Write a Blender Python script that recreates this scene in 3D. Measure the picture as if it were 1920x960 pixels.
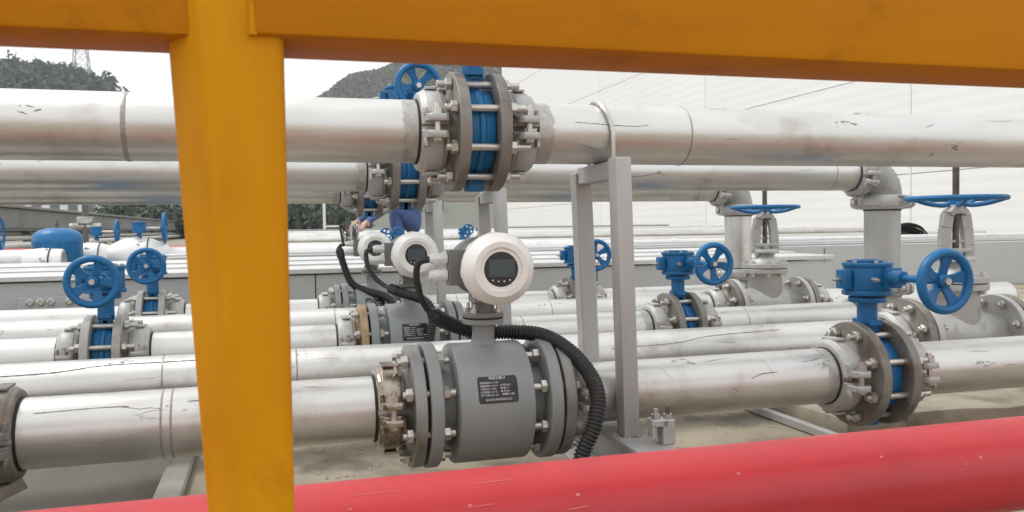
import bpy, bmesh, math, random
import numpy as np
from mathutils import Vector, Matrix

R_ = math.radians
PI = math.pi
for o in list(bpy.data.objects):
    bpy.data.objects.remove(o)
scene = bpy.context.scene
COL = scene.collection
rng = random.Random(7)
H = 0.49                      # camera height above the slab (metres)

# ------------------------------------------------------------------ camera
cam_d = bpy.data.cameras.new('camera')
cam = bpy.data.objects.new('camera', cam_d)
COL.objects.link(cam)
cam_d.sensor_width = 36.0
cam_d.lens = 29.59
cam_d.clip_start = 0.05
cam_d.clip_end = 3000
cam.matrix_world = Matrix(((0.96083024, 0.02310193, -0.27617306, 0.0),
                           (-0.2767777, 0.02921881, -0.96048965, 0.0),
                           (-0.01411972, 0.99930604, 0.03446842, H),
                           (0, 0, 0, 1)))
cam_d.dof.use_dof = True
cam_d.dof.focus_distance = 1.75
cam_d.dof.aperture_fstop = 15.0
scene.camera = cam

# ------------------------------------------------------------------ sky and sun (overcast)
SUN_EL, SUN_AZ = R_(60), R_(300)       # azimuth clockwise from +Y: from the left, slightly beyond the pipes
world = bpy.data.worlds.new('World')
scene.world = world
world.use_nodes = True
nt = world.node_tree
for n in list(nt.nodes):
    nt.nodes.remove(n)
w_out = nt.nodes.new('ShaderNodeOutputWorld')
w_bg = nt.nodes.new('ShaderNodeBackground')
w_sky = nt.nodes.new('ShaderNodeTexSky')
w_sky.sky_type = 'NISHITA'
w_sky.sun_disc = False
w_sky.sun_elevation = SUN_EL
w_sky.sun_rotation = SUN_AZ
w_sky.dust_density = 3.0
w_tc = nt.nodes.new('ShaderNodeTexCoord')
w_noise = nt.nodes.new('ShaderNodeTexNoise')
w_noise.inputs['Scale'].default_value = 2.2
w_noise.inputs['Detail'].default_value = 5
w_ramp = nt.nodes.new('ShaderNodeValToRGB')
w_ramp.color_ramp.elements[0].position = 0.3
w_ramp.color_ramp.elements[0].color = (9.1, 9.3, 9.5, 1)
w_ramp.color_ramp.elements[1].position = 0.7
w_ramp.color_ramp.elements[1].color = (10.3, 10.4, 10.4, 1)
w_mix = nt.nodes.new('ShaderNodeMix')
w_mix.data_type = 'RGBA'
w_mix.inputs[0].default_value = 0.9
nt.links.new(w_tc.outputs['Generated'], w_noise.inputs['Vector'])
nt.links.new(w_noise.outputs['Fac'], w_ramp.inputs['Fac'])
nt.links.new(w_sky.outputs['Color'], w_mix.inputs[6])
nt.links.new(w_ramp.outputs['Color'], w_mix.inputs[7])
nt.links.new(w_mix.outputs[2], w_bg.inputs['Color'])
w_bg.inputs['Strength'].default_value = 0.1
nt.links.new(w_bg.outputs['Background'], w_out.inputs['Surface'])

sun_d = bpy.data.lights.new('sun', 'SUN')
sun_d.energy = 1.4
sun_d.angle = R_(18)
sun_d.color = (1.0, 0.98, 0.95)
sun = bpy.data.objects.new('sun', sun_d)
COL.objects.link(sun)
_d = Vector((math.sin(SUN_AZ) * math.cos(SUN_EL), math.cos(SUN_AZ) * math.cos(SUN_EL), math.sin(SUN_EL)))
sun.rotation_euler = _d.to_track_quat('Z', 'Y').to_euler()
sun.location = (0, 0, 30)

scene.view_settings.view_transform = 'Standard'
scene.view_settings.look = 'None'
scene.view_settings.exposure = 0.50
scene.view_settings.gamma = 1.0
scene.view_settings.use_curve_mapping = False
scene.cycles.use_denoising = True
scene.cycles.max_bounces = 8


# ------------------------------------------------------------------ materials
def mat(name, c1, c2=None, metallic=0.0, rough=0.5, rough2=None, scale=6.0, stretch=(1, 1, 1), dirt=None,
        dirt_scale=3.0, dirt_lo=0.55, dirt_hi=0.75, dirt2=None, dirt2_scale=40.0, dirt2_lo=0.66, dirt2_hi=0.72, bump=0.0, bump_scale=60.0, coat=0.0, spec=0.5, contrast=(0.35, 0.65),
        detail=6.0):
    m = bpy.data.materials.new(name)
    m.use_nodes = True
    t = m.node_tree
    b = t.nodes['Principled BSDF']
    b.inputs['Metallic'].default_value = metallic
    b.inputs['Roughness'].default_value = rough
    b.inputs['Specular IOR Level'].default_value = spec
    if coat:
        b.inputs['Coat Weight'].default_value = coat
        b.inputs['Coat Roughness'].default_value = 0.25
    tc = t.nodes.new('ShaderNodeTexCoord')
    mp = t.nodes.new('ShaderNodeMapping')
    mp.inputs['Scale'].default_value = stretch
    t.links.new(tc.outputs['Object'], mp.inputs['Vector'])
    oi = t.nodes.new('ShaderNodeObjectInfo')
    mu = t.nodes.new('ShaderNodeMath')
    mu.operation = 'MULTIPLY'
    mu.inputs[1].default_value = 37.0
    t.links.new(oi.outputs['Random'], mu.inputs[0])

    def noise(s, det, vec=True):
        n = t.nodes.new('ShaderNodeTexNoise')
        n.noise_dimensions = '4D'
        n.inputs['Scale'].default_value = s
        n.inputs['Detail'].default_value = det
        n.inputs['Roughness'].default_value = 0.6
        t.links.new(mp.outputs['Vector'] if vec else tc.outputs['Object'], n.inputs['Vector'])
        t.links.new(mu.outputs[0], n.inputs['W'])
        return n

    col = None
    if c2 is not None:
        n = noise(scale, detail)
        mr = t.nodes.new('ShaderNodeMapRange')
        mr.inputs['From Min'].default_value = contrast[0]
        mr.inputs['From Max'].default_value = contrast[1]
        t.links.new(n.outputs['Fac'], mr.inputs['Value'])
        mx = t.nodes.new('ShaderNodeMix')
        mx.data_type = 'RGBA'
        mx.inputs[6].default_value = (*c1, 1)
        mx.inputs[7].default_value = (*c2, 1)
        t.links.new(mr.outputs['Result'], mx.inputs[0])
        col = mx.outputs[2]
        if rough2 is not None:
            m2 = t.nodes.new('ShaderNodeMapRange')
            m2.inputs['From Min'].default_value = contrast[0]
            m2.inputs['From Max'].default_value = contrast[1]
            m2.inputs['To Min'].default_value = rough
            m2.inputs['To Max'].default_value = rough2
            t.links.new(n.outputs['Fac'], m2.inputs['Value'])
            t.links.new(m2.outputs['Result'], b.inputs['Roughness'])
    else:
        b.inputs['Base Color'].default_value = (*c1, 1)
    layers = []
    if dirt is not None:
        layers.append((dirt, dirt_scale, dirt_lo, dirt_hi))
    if dirt2 is not None:
        layers.append((dirt2, dirt2_scale, dirt2_lo, dirt2_hi))
    for dirt, dirt_scale, dirt_lo, dirt_hi in layers:
        n = noise(dirt_scale, 8, False)
        mr = t.nodes.new('ShaderNodeMapRange')
        mr.inputs['From Min'].default_value = dirt_lo
        mr.inputs['From Max'].default_value = dirt_hi
        t.links.new(n.outputs['Fac'], mr.inputs['Value'])
        mx = t.nodes.new('ShaderNodeMix')
        mx.data_type = 'RGBA'
        if col is None:
            mx.inputs[6].default_value = (*c1, 1)
        else:
            t.links.new(col, mx.inputs[6])
        mx.inputs[7].default_value = (*dirt, 1)
        t.links.new(mr.outputs['Result'], mx.inputs[0])
        col = mx.outputs[2]
    if col is not None:
        t.links.new(col, b.inputs['Base Color'])
    if bump:
        n = noise(bump_scale, 4, False)
        bp = t.nodes.new('ShaderNodeBump')
        bp.inputs['Strength'].default_value = bump
        bp.inputs['Distance'].default_value = 0.002
        t.links.new(n.outputs['Fac'], bp.inputs['Height'])
        t.links.new(bp.outputs['Normal'], b.inputs['Normal'])
    return m


M = {}
M['pipe'] = mat('galvanised_steel', (0.60, 0.588, 0.56), (0.715, 0.705, 0.68), metallic=0.9, rough=0.35, rough2=0.47, scale=7,
                stretch=(0.6, 2.5, 2.5), dirt=(0.42, 0.375, 0.325), dirt_scale=9, dirt_lo=0.56, dirt_hi=0.8, dirt2=(0.34, 0.30, 0.26), dirt2_scale=45, dirt2_lo=0.66, dirt2_hi=0.74, bump=0.12, bump_scale=70)
M['riser'] = mat('riser_steel', (0.40, 0.40, 0.395), (0.47, 0.465, 0.455), metallic=0.5, rough=0.42, rough2=0.52, scale=6,
                 dirt=(0.3, 0.28, 0.25), dirt_scale=9, dirt_lo=0.62, dirt_hi=0.85, bump=0.05)
M['cast'] = mat('cast_grey', (0.30, 0.30, 0.285), (0.40, 0.395, 0.37), metallic=0.25, rough=0.45, rough2=0.6, scale=28,
                dirt=(0.20, 0.165, 0.13), dirt_scale=22, dirt_lo=0.55, dirt_hi=0.78, bump=0.25, bump_scale=220)
M['cast_light'] = mat('cast_light', (0.42, 0.415, 0.40), (0.50, 0.49, 0.47), metallic=0.3, rough=0.4, rough2=0.55, scale=20,
                      dirt=(0.28, 0.25, 0.22), dirt_scale=18, dirt_lo=0.58, dirt_hi=0.8, bump=0.25, bump_scale=200)
M['wrapped'] = mat('film_wrapped_steel', (0.20, 0.15, 0.105), (0.46, 0.41, 0.34), metallic=0.8, rough=0.14, rough2=0.32, scale=40,
                   dirt=(0.16, 0.10, 0.06), dirt_scale=30, dirt_lo=0.5, dirt_hi=0.75, bump=0.9, bump_scale=70, coat=0.6)
M['flange'] = mat('flange_steel', (0.21, 0.195, 0.172), (0.285, 0.268, 0.242), metallic=0.35, rough=0.45, rough2=0.6, scale=18,
                  dirt=(0.13, 0.075, 0.045), dirt_scale=14, dirt_lo=0.48, dirt_hi=0.72, bump=0.15, bump_scale=150)  # brownish steel, base deepened partly for the shade in flange gaps
M['flange_light'] = mat('flange_galv', (0.40, 0.385, 0.36), (0.48, 0.46, 0.43), metallic=0.4, rough=0.4, rough2=0.55, scale=18,
                        dirt=(0.30, 0.22, 0.15), dirt_scale=14, dirt_lo=0.55, dirt_hi=0.8, bump=0.1, bump_scale=150)
M['flange_grey'] = mat('flange_grey', (0.25, 0.25, 0.24), (0.32, 0.315, 0.30), metallic=0.3, rough=0.42, rough2=0.55, scale=18,
                       dirt=(0.17, 0.14, 0.11), dirt_scale=14, dirt_lo=0.5, dirt_hi=0.75, bump=0.1, bump_scale=150)
M['flange_rust'] = mat('flange_rust', (0.33, 0.22, 0.12), (0.42, 0.31, 0.19), metallic=0.3, rough=0.5, scale=22,
                       dirt=(0.2, 0.09, 0.04), dirt_scale=18, bump=0.2)
M['bolt'] = mat('zinc_bolt', (0.62, 0.61, 0.58), (0.52, 0.49, 0.44), metallic=0.85, rough=0.26, rough2=0.4, scale=60,
                dirt=(0.25, 0.2, 0.15), dirt_scale=70, dirt_lo=0.6, dirt_hi=0.8)
M['thread'] = mat('dark_thread', (0.10, 0.085, 0.07), (0.16, 0.14, 0.12), metallic=0.6, rough=0.45, scale=60)
M['meter'] = mat('meter_grey_paint', (0.235, 0.25, 0.247), (0.265, 0.28, 0.276), rough=0.38, rough2=0.48, scale=8,
                 dirt=(0.16, 0.15, 0.135), dirt_scale=7, dirt_lo=0.6, dirt_hi=0.85, bump=0.04, bump_scale=200)
M['meter_dark'] = mat('housing_grey', (0.19, 0.19, 0.185), (0.22, 0.22, 0.215), rough=0.5, scale=10, bump=0.05)
M['enamel'] = mat('white_enamel', (0.78, 0.76, 0.72), (0.83, 0.82, 0.79), rough=0.3, rough2=0.4, scale=14,
                  dirt=(0.66, 0.62, 0.55), dirt_scale=18, dirt_lo=0.55, dirt_hi=0.8)
M['plastic_white'] = mat('white_plastic', (0.72, 0.72, 0.72), (0.78, 0.78, 0.78), rough=0.35, scale=20)
M['lens'] = mat('dark_display_lens', (0.018, 0.018, 0.021), rough=0.16, spec=0.6)
M['lcd'] = mat('grey_lcd', (0.055, 0.075, 0.078), rough=0.25)
M['lcd_edge'] = mat('lcd_edge', (0.055, 0.068, 0.08), rough=0.3)
M['blue'] = mat('blue_paint', (0.008, 0.120, 0.300), (0.011, 0.148, 0.350), rough=0.36, rough2=0.5, spec=0.4, scale=18,
                dirt=(0.014, 0.06, 0.15), dirt_scale=20, dirt_lo=0.56, dirt_hi=0.8, dirt2=(0.16, 0.17, 0.17), dirt2_scale=70, dirt2_lo=0.69, dirt2_hi=0.76, bump=0.12, bump_scale=120)
M['black'] = mat('black_rubber', (0.016, 0.016, 0.016), (0.026, 0.025, 0.024), rough=0.42, rough2=0.55, scale=30, dirt=(0.06, 0.055, 0.05), dirt_scale=40, dirt_lo=0.62, dirt_hi=0.8)
M['gasket'] = mat('dark_gasket', (0.02, 0.02, 0.02), rough=0.6)
M['orange'] = mat('orange_paint', (0.53, 0.200, 0.002), (0.66, 0.285, 0.003), rough=0.5, rough2=0.65, scale=9, stretch=(1.6, 1, 0.35), spec=0.12,
                  dirt=(0.42, 0.130, 0.004), dirt_scale=11, dirt_lo=0.56, dirt_hi=0.74, dirt2=(0.20, 0.08, 0.015), dirt2_scale=75, dirt2_lo=0.70, dirt2_hi=0.75, bump=0.35, bump_scale=55)
M['orange_beam'] = mat('brownish_orange_beam', (0.45, 0.152, 0.002), (0.53, 0.195, 0.003), rough=0.5, rough2=0.65, scale=7, stretch=(0.35, 1, 1.6), spec=0.12,
                       dirt=(0.29, 0.085, 0.004), dirt_scale=12, dirt_lo=0.56, dirt_hi=0.78, dirt2=(0.17, 0.06, 0.015), dirt2_scale=60, dirt2_lo=0.68, dirt2_hi=0.74, bump=0.35, bump_scale=55)  # darker, browner orange than the post
M['red'] = mat('red_paint', (0.43, 0.017, 0.024), (0.50, 0.026, 0.032), rough=0.34, rough2=0.44, scale=5, stretch=(0.25, 1, 1),
               dirt=(0.35, 0.015, 0.018), dirt_scale=7, dirt_lo=0.5, dirt_hi=0.8, bump=0.18, bump_scale=35)
M['post'] = mat('silver_painted_steel', (0.40, 0.395, 0.385), (0.47, 0.465, 0.455), metallic=0.3, rough=0.42, rough2=0.55, scale=12,
                stretch=(1, 1, 0.25), dirt=(0.22, 0.16, 0.11), dirt_scale=20, dirt_lo=0.64, dirt_hi=0.8, bump=0.1)
M['weld'] = mat('weld_bead', (0.55, 0.53, 0.5), (0.3, 0.25, 0.2), metallic=0.5, rough=0.4, scale=120, bump=0.6, bump_scale=200)
M['seam'] = mat('weld_seam_grey', (0.28, 0.25, 0.22), (0.42, 0.4, 0.37), metallic=0.5, rough=0.45, scale=60, bump=0.5, bump_scale=200)
M['brushed'] = mat('brushed_pipe_end', (0.40, 0.385, 0.36), (0.58, 0.56, 0.53), metallic=0.8, rough=0.45, rough2=0.6, scale=70, bump=0.3, bump_scale=300)
M['mark'] = mat('dark_scuff', (0.15, 0.135, 0.12), rough=0.6)
M['mark_soft'] = mat('grey_scuff', (0.26, 0.24, 0.215), metallic=0.4, rough=0.55)
M['concrete'] = mat('concrete_slab', (0.25, 0.212, 0.152), (0.36, 0.312, 0.235), rough=0.85, scale=3.0, dirt=(0.14, 0.12, 0.09), dirt_scale=5.5,
                    dirt_lo=0.48, dirt_hi=0.64, dirt2=(0.075, 0.062, 0.05), dirt2_scale=19, dirt2_lo=0.6, dirt2_hi=0.68, bump=0.9, bump_scale=45)
M['concrete_grey'] = mat('concrete_damp', (0.105, 0.097, 0.075), (0.16, 0.147, 0.115), rough=0.75, scale=4, stretch=(1, 0.25, 1),
                         dirt=(0.10, 0.095, 0.08), dirt_scale=5, bump=0.6, bump_scale=45)
M['concrete_edge'] = mat('concrete_edge', (0.36, 0.345, 0.305), (0.45, 0.43, 0.38), rough=0.8, scale=12, bump=0.6, bump_scale=60)
M['kerb'] = mat('worn_kerb', (0.20, 0.19, 0.16), (0.30, 0.285, 0.245), rough=0.8, scale=14, bump=0.6, bump_scale=60)
M['pad'] = mat('pad_concrete', (0.30, 0.26, 0.20), (0.40, 0.355, 0.285), rough=0.85, scale=9, dirt=(0.17, 0.145, 0.11), dirt_scale=7, dirt_lo=0.5, dirt_hi=0.66,
               dirt2=(0.09, 0.075, 0.06), dirt2_scale=26, dirt2_lo=0.64, dirt2_hi=0.7, bump=1.0, bump_scale=35)
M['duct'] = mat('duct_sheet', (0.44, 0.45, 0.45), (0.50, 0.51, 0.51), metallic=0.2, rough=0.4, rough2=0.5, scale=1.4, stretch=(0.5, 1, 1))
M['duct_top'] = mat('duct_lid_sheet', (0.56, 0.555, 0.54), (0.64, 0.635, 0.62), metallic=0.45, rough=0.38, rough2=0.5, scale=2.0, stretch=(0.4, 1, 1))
M['insul'] = mat('insulation_jacket', (0.66, 0.655, 0.64), (0.74, 0.735, 0.72), metallic=0.35, rough=0.35, rough2=0.5, scale=4, dirt=(0.5, 0.48, 0.45), dirt_scale=5)
M['wall'] = mat('white_cladding', (0.79, 0.795, 0.78), (0.82, 0.825, 0.815), rough=0.5, scale=0.35)
M['wall_far'] = mat('far_white_wall', (0.68, 0.69, 0.70), (0.74, 0.75, 0.75), rough=0.7, scale=0.2)
M['window'] = mat('far_window', (0.10, 0.11, 0.12), rough=0.3)
M['rack'] = mat('rack_grey_steel', (0.17, 0.178, 0.172), (0.225, 0.23, 0.22), rough=0.55, scale=0.8, dirt=(0.14, 0.12, 0.10), dirt_scale=1.2)
M['rack_dark'] = mat('rack_dark_steel', (0.09, 0.085, 0.08), (0.14, 0.13, 0.12), rough=0.6, scale=1.0)
M['pylon'] = mat('pylon_steel', (0.42, 0.43, 0.44), rough=0.5, metallic=0.3)
M['hill'] = mat('hill_soil', (0.125, 0.128, 0.095), (0.155, 0.155, 0.118), rough=0.95, scale=0.03)
M['leaf_dark'] = mat('forest_leaf', (0.058, 0.080, 0.062), (0.095, 0.120, 0.090), rough=0.85, scale=0.09, contrast=(0.3, 0.7))
M['leaf_olive'] = mat('scrub_leaf', (0.125, 0.130, 0.098), (0.155, 0.158, 0.120), rough=0.9, scale=0.06, contrast=(0.3, 0.7))  # scrub green paled so the colour itself carries some distance haze
M['coverall'] = mat('blue_coverall', (0.050, 0.085, 0.205), (0.072, 0.118, 0.262), rough=0.85, scale=9, bump=0.8, bump_scale=14)
M['skin'] = mat('skin', (0.40, 0.235, 0.175), (0.46, 0.275, 0.21), rough=0.5, scale=20)
M['shoe'] = mat('dark_shoe', (0.02, 0.018, 0.016), rough=0.5)
M['helmet'] = mat('safety_helmet', (0.68, 0.44, 0.03), rough=0.3)
M['text'] = mat('white_print', (0.72, 0.72, 0.70), rough=0.5)
M['plate'] = mat('black_nameplate', (0.014, 0.014, 0.015), rough=0.3)
M['steel_fit'] = mat('steel_fitting', (0.30, 0.30, 0.29), (0.62, 0.62, 0.60), metallic=0.6, rough=0.3, scale=14)


def ribbed_wall_material():
    m = M['wall']
    t = m.node_tree
    b = t.nodes['Principled BSDF']
    tc = t.nodes.new('ShaderNodeTexCoord')
    w = t.nodes.new('ShaderNodeTexWave')
    w.wave_type = 'BANDS'
    w.bands_direction = 'Z'
    w.inputs['Scale'].default_value = 1.9
    w.inputs['Distortion'].default_value = 0.15
    bp = t.nodes.new('ShaderNodeBump')
    bp.inputs['Strength'].default_value = 0.16
    bp.inputs['Distance'].default_value = 0.01
    t.links.new(tc.outputs['Object'], w.inputs['Vector'])
    t.links.new(w.outputs['Fac'], bp.inputs['Height'])
    t.links.new(bp.outputs['Normal'], b.inputs['Normal'])


ribbed_wall_material()


# ------------------------------------------------------------------ mesh helpers
def basis(ax):
    w = Vector(ax).normalized()
    ref = Vector((0, 0, 1)) if abs(w.z) < 0.9 else Vector((0, -1, 0))
    u = ref.cross(w).normalized()
    v = w.cross(u).normalized()
    return u, v, w


class MB:
    def __init__(s):
        s.v = []
        s.f = []

    def add(s, vs, fs):
        k = len(s.v)
        s.v += [tuple(p) for p in vs]
        s.f += [tuple(i + k for i in f) for f in fs]
        return s

    def lathe(s, o, ax, prof, n=24, a0=None, a1=None, closed=False):
        """revolve (t, r) pairs about ax through o; a0..a1 makes a capped sector of a closed profile"""
        u, v, w = basis(ax)
        o = Vector(o)
        full = a0 is None
        m = n if full else n + 1
        vs, rows = [], []
        for (t, r) in prof:
            if r < 1e-7 and full:
                rows.append([len(vs)] * n)
                vs.append(o + w * t)
                continue
            row = []
            for i in range(m):
                a = 2 * PI * i / n if full else a0 + (a1 - a0) * i / n
                row.append(len(vs))
                vs.append(o + w * t + (u * math.cos(a) + v * math.sin(a)) * r)
            rows.append(row)
        fs = []
        L = len(rows)
        for j in range(L if closed else L - 1):
            A, B = rows[j], rows[(j + 1) % L]
            for i in range(n):
                i2 = (i + 1) % n if full else i + 1
                q = [A[i], A[i2], B[i2], B[i]]
                q = list(dict.fromkeys(q))
                if len(q) > 2:
                    fs.append(q)
        if not full and closed:
            fs.append([r[0] for r in rows])
            fs.append([r[-1] for r in reversed(rows)])
        return s.add(vs, fs)

    def cyl(s, p0, p1, r, n=12, r2=None, c=0.0):
        p0, p1 = Vector(p0), Vector(p1)
        L = (p1 - p0).length
        r2 = r if r2 is None else r2
        if c:
            pr = [(0, 0), (0, r - c), (c, r), (L - c, r2), (L, r2 - c), (L, 0)]
        else:
            pr = [(0, 0), (0, r), (L, r2), (L, 0)]
        return s.lathe(p0, p1 - p0, pr, n)

    def ring(s, o, ax, r0, r1, t0, t1, n=32, c=0.001):
        return s.lathe(o, ax, [(t0, r0), (t0, r1 - c), (t0 + c, r1), (t1 - c, r1), (t1, r1 - c), (t1, r0)], n, closed=True)

    def box(s, c, d, rot=None, top=None):
        x, y, z = d[0] / 2, d[1] / 2, d[2] / 2
        tx, ty = (1, 1) if top is None else top
        vs = [(-x, -y, -z), (x, -y, -z), (x, y, -z), (-x, y, -z), (-x * tx, -y * ty, z), (x * tx, -y * ty, z), (x * tx, y * ty, z), (-x * tx, y * ty, z)]
        vs = [Vector(p) for p in vs]
        if rot is not None:
            vs = [rot @ p for p in vs]
        c = Vector(c)
        return s.add([p + c for p in vs], [(3, 2, 1, 0), (4, 5, 6, 7), (0, 1, 5, 4), (1, 2, 6, 5), (2, 3, 7, 6), (3, 0, 4, 7)])

    def bar(s, p0, p1, w, h):
        p0, p1 = Vector(p0), Vector(p1)
        u, v, ww = basis(p1 - p0)
        vs = []
        for p in (p0, p1):
            for a, b in ((-1, -1), (1, -1), (1, 1), (-1, 1)):
                vs.append(p + u * a * w / 2 + v * b * h / 2)
        return s.add(vs, [(3, 2, 1, 0), (4, 5, 6, 7), (0, 1, 5, 4), (1, 2, 6, 5), (2, 3, 7, 6), (3, 0, 4, 7)])

    def prism(s, poly, z0, z1):
        n = len(poly)
        vs = [(x, y, z0) for x, y in poly] + [(x, y, z1) for x, y in poly]
        fs = [tuple(range(n - 1, -1, -1)), tuple(range(n, 2 * n))]
        fs += [(i, (i + 1) % n, n + (i + 1) % n, n + i) for i in range(n)]
        return s.add(vs, fs)

    def tube(s, pts, r, n=10, caps=True):
        pts = [Vector(p) for p in pts]
        rs = r if isinstance(r, (list, tuple)) else [r] * len(pts)
        t0 = (pts[1] - pts[0]).normalized()
        u, v, _ = basis(t0)
        vs = []
        prev = t0
        for i, p in enumerate(pts):
            t = (pts[min(i + 1, len(pts) - 1)] - pts[max(i - 1, 0)]).normalized()
            q = prev.rotation_difference(t)
            u = (q @ u).normalized()
            v = t.cross(u).normalized()
            prev = t
            for k in range(n):
                a = 2 * PI * k / n
                vs.append(p + (u * math.cos(a) + v * math.sin(a)) * rs[i])
        fs = []
        for i in range(len(pts) - 1):
            for k in range(n):
                k2 = (k + 1) % n
                fs.append((i * n + k, i * n + k2, (i + 1) * n + k2, (i + 1) * n + k))
        if caps:
            fs.append(tuple(range(n - 1, -1, -1)))
            fs.append(tuple((len(pts) - 1) * n + k for k in range(n)))
        return s.add(vs, fs)

    def mesh(s, name, m, bevel=0.0, angle=35, segs=1):
        me = bpy.data.meshes.new(name)
        me.from_pydata(s.v, [], s.f)
        bm = bmesh.new()
        bm.from_mesh(me)
        bmesh.ops.recalc_face_normals(bm, faces=bm.faces)
        if bevel:
            es = [e for e in bm.edges if len(e.link_faces) == 2 and e.calc_face_angle(0) > R_(30)]
            bmesh.ops.bevel(bm, geom=es, offset=bevel, segments=segs, profile=0.5, affect='EDGES', clamp_overlap=True)
        bm.to_mesh(me)
        bm.free()
        for p in me.polygons:
            p.use_smooth = True
        me.set_sharp_from_angle(angle=R_(angle))
        me.materials.append(M[m] if isinstance(m, str) else m)
        return me

    def build(s, name, m, parent=None, loc=(0, 0, 0), bevel=0.0, angle=35, segs=1):
        return link(name, s.mesh(name, m, bevel, angle, segs), parent, loc)


def link(name, me, parent=None, loc=(0, 0, 0)):
    o = bpy.data.objects.new(name, me)
    COL.objects.link(o)
    o.parent = parent
    o.location = loc
    return o


def tag(o, label, cat, group=None, kind=None):
    o['label'] = label
    o['category'] = cat
    if group:
        o['group'] = group
    if kind:
        o['kind'] = kind
    return o


def struct(o):
    o['kind'] = 'structure'
    return o


def thing(name, label, cat, loc, group=None, rz=0.0):
    o = bpy.data.objects.new(name, None)
    o.empty_display_size = 0.05
    COL.objects.link(o)
    o.location = loc
    o.rotation_euler = (0, 0, rz)
    return tag(o, label, cat, group)


def copy_tree(o, parent=None):
    kids = list(o.children)
    c = o.copy()
    COL.objects.link(c)
    if parent is not None:
        c.parent = parent
    for k in kids:
        copy_tree(k, c)
    return c


def dup(proto, loc, label, group=None):
    c = copy_tree(proto)
    c.location = loc
    c['label'] = label
    if group:
        c['group'] = group
    return c


def spline(pts, n=8):
    """Catmull-Rom through the points"""
    P = [Vector(p) for p in pts]
    P = [P[0] * 2 - P[1]] + P + [P[-1] * 2 - P[-2]]
    out = []
    for i in range(1, len(P) - 2):
        for k in range(n):
            t = k / n
            a, b, c, d = P[i - 1], P[i], P[i + 1], P[i + 2]
            out.append(0.5 * ((2 * b) + (c - a) * t + (2 * a - 5 * b + 4 * c - d) * t * t + (3 * b - a - 3 * c + d) * t ** 3))
    out.append(P[-2])
    return out


def resample(pts, step):
    out = [pts[0].copy()]
    acc = 0.0
    for a, b in zip(pts, pts[1:]):
        L = (b - a).length
        pos = step - acc
        while pos <= L:
            out.append(a.lerp(b, pos / L))
            pos += step
        acc = (acc + L) % step
    return out


# ------------------------------------------------------------------ layout of the pipe rows (X along pipes, Y away from camera)
r = 0.057
ZP = H - 0.319
ROWY = (1.50, 2.36, 3.26)                # rows with flow meters
PLAINY = (1.91, 2.85)                    # plain rows with gate valves
UPY = (1.53, 2.36, 3.26)
UPZ = (H + 0.176, H + 0.161, H + 0.156)
XV, XU, XL, XM, XE, XG, XS = 1.212, 0.368, -0.408, 0.374, 1.966, 1.835, 0.618
XLROW = (-0.494, XL, XL)
NEAR = ('nearest', 'middle', 'farthest')

# ------------------------------------------------------------------ ground
gm = MB()
G = 24
gx = [-700, -60, -12, -4, -2, -0.215, 0.2, 0.6, 1.0, 1.4, 2, 4, 9, 30, 700]
gy = [-60, -4, 0, 1, 1.5, 2, 2.5, 3, 4, 6, 10, 30, 200, 800]
vs = [(x, y, 0.0) for y in gy for x in gx]
fs = []
nx = len(gx)
for j in range(len(gy) - 1):
    for i in range(nx - 1):
        if gx[i + 1] <= -0.214 and gx[i] >= -2.01 and gy[j] >= 1 - .01 and gy[j + 1] <= 4.01:
            continue                     # opening of the trench
        a = j * nx + i
        fs.append((a, a + 1, a + nx + 1, a + nx))
gm.add(vs, fs)
struct(gm.build('ground', 'concrete'))
tm = MB()
tx0, tx1, ty0, ty1, td = -2.0, -0.215, 1.0, 4.0, -0.16
tm.add([(tx0, ty0, 0), (tx1, ty0, 0), (tx1, ty1, 0), (tx0, ty1, 0), (tx0, ty0, td), (tx1 - .02, ty0, td), (tx1 - .02, ty1, td), (tx0, ty1, td)],
       [(4, 5, 6, 7), (0, 1, 5, 4), (1, 2, 6, 5), (2, 3, 7, 6), (3, 0, 4, 7)])
struct(tm.build('trench', 'concrete_grey'))
km = MB()
for i in range(6):
    y0 = 1.0 + i * 0.5
    km.box((-0.187, y0 + 0.25, 0.008), (0.05, 0.496, 0.02))
struct(km.build('trench_edge', 'kerb', bevel=0.004))
# sandy grit scattered on the slab under the pipes
gv, gf = [], []
for i in range(420):
    x = rng.uniform(-0.1, 2.6)
    y = rng.gauss(1.72, 0.22)
    s_ = rng.choice((0.0015, 0.002, 0.003, 0.0045)) * rng.uniform(0.6, 1.5)
    k = len(gv)
    a = rng.uniform(0, 6.28)
    for q in range(4):
        gv.append((x + s_ * math.cos(a + q * PI / 2) * rng.uniform(.6, 1.2), y + s_ * math.sin(a + q * PI / 2) * rng.uniform(.6, 1.2), 0.0005))
    gv.append((x, y, s_ * rng.uniform(.7, 1.3)))
    for q in range(4):
        gf.append((k + q, k + (q + 1) % 4, k + 4))
gr = MB().add(gv, gf).build('grit', 'concrete_edge')
tag(gr, 'loose sandy grit on the concrete under the pipes', 'grit', kind='stuff')
g = random.Random(23)
pl0 = [(1.24, 1.60)]
for q in range(1, 14):
    pl0.append((1.24 + q * .11, 1.60 + g.uniform(-.02, .02)))
pl0 += [(2.72, 2.12)] + [(2.7 - q * .11, 2.14 + g.uniform(-.02, .02)) for q in range(1, 13)] + [(1.26, 2.10), (1.23, 1.85)]
pk = MB().prism(pl0, -.01, .045).build('concrete_pad', 'pad', bevel=.006, segs=2)
tag(pk, 'rough tan concrete pad under the right-hand valves', 'pad')
er = MB().bar((1.19, 2.75, 0.012), (1.20, 1.2, 0.012), 0.018, 0.02).build('floor_angle_bar', 'post', bevel=0.002)
tag(er, 'thin grey steel bar lying on the slab under the nearest lower pipe', 'steel bar')


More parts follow.
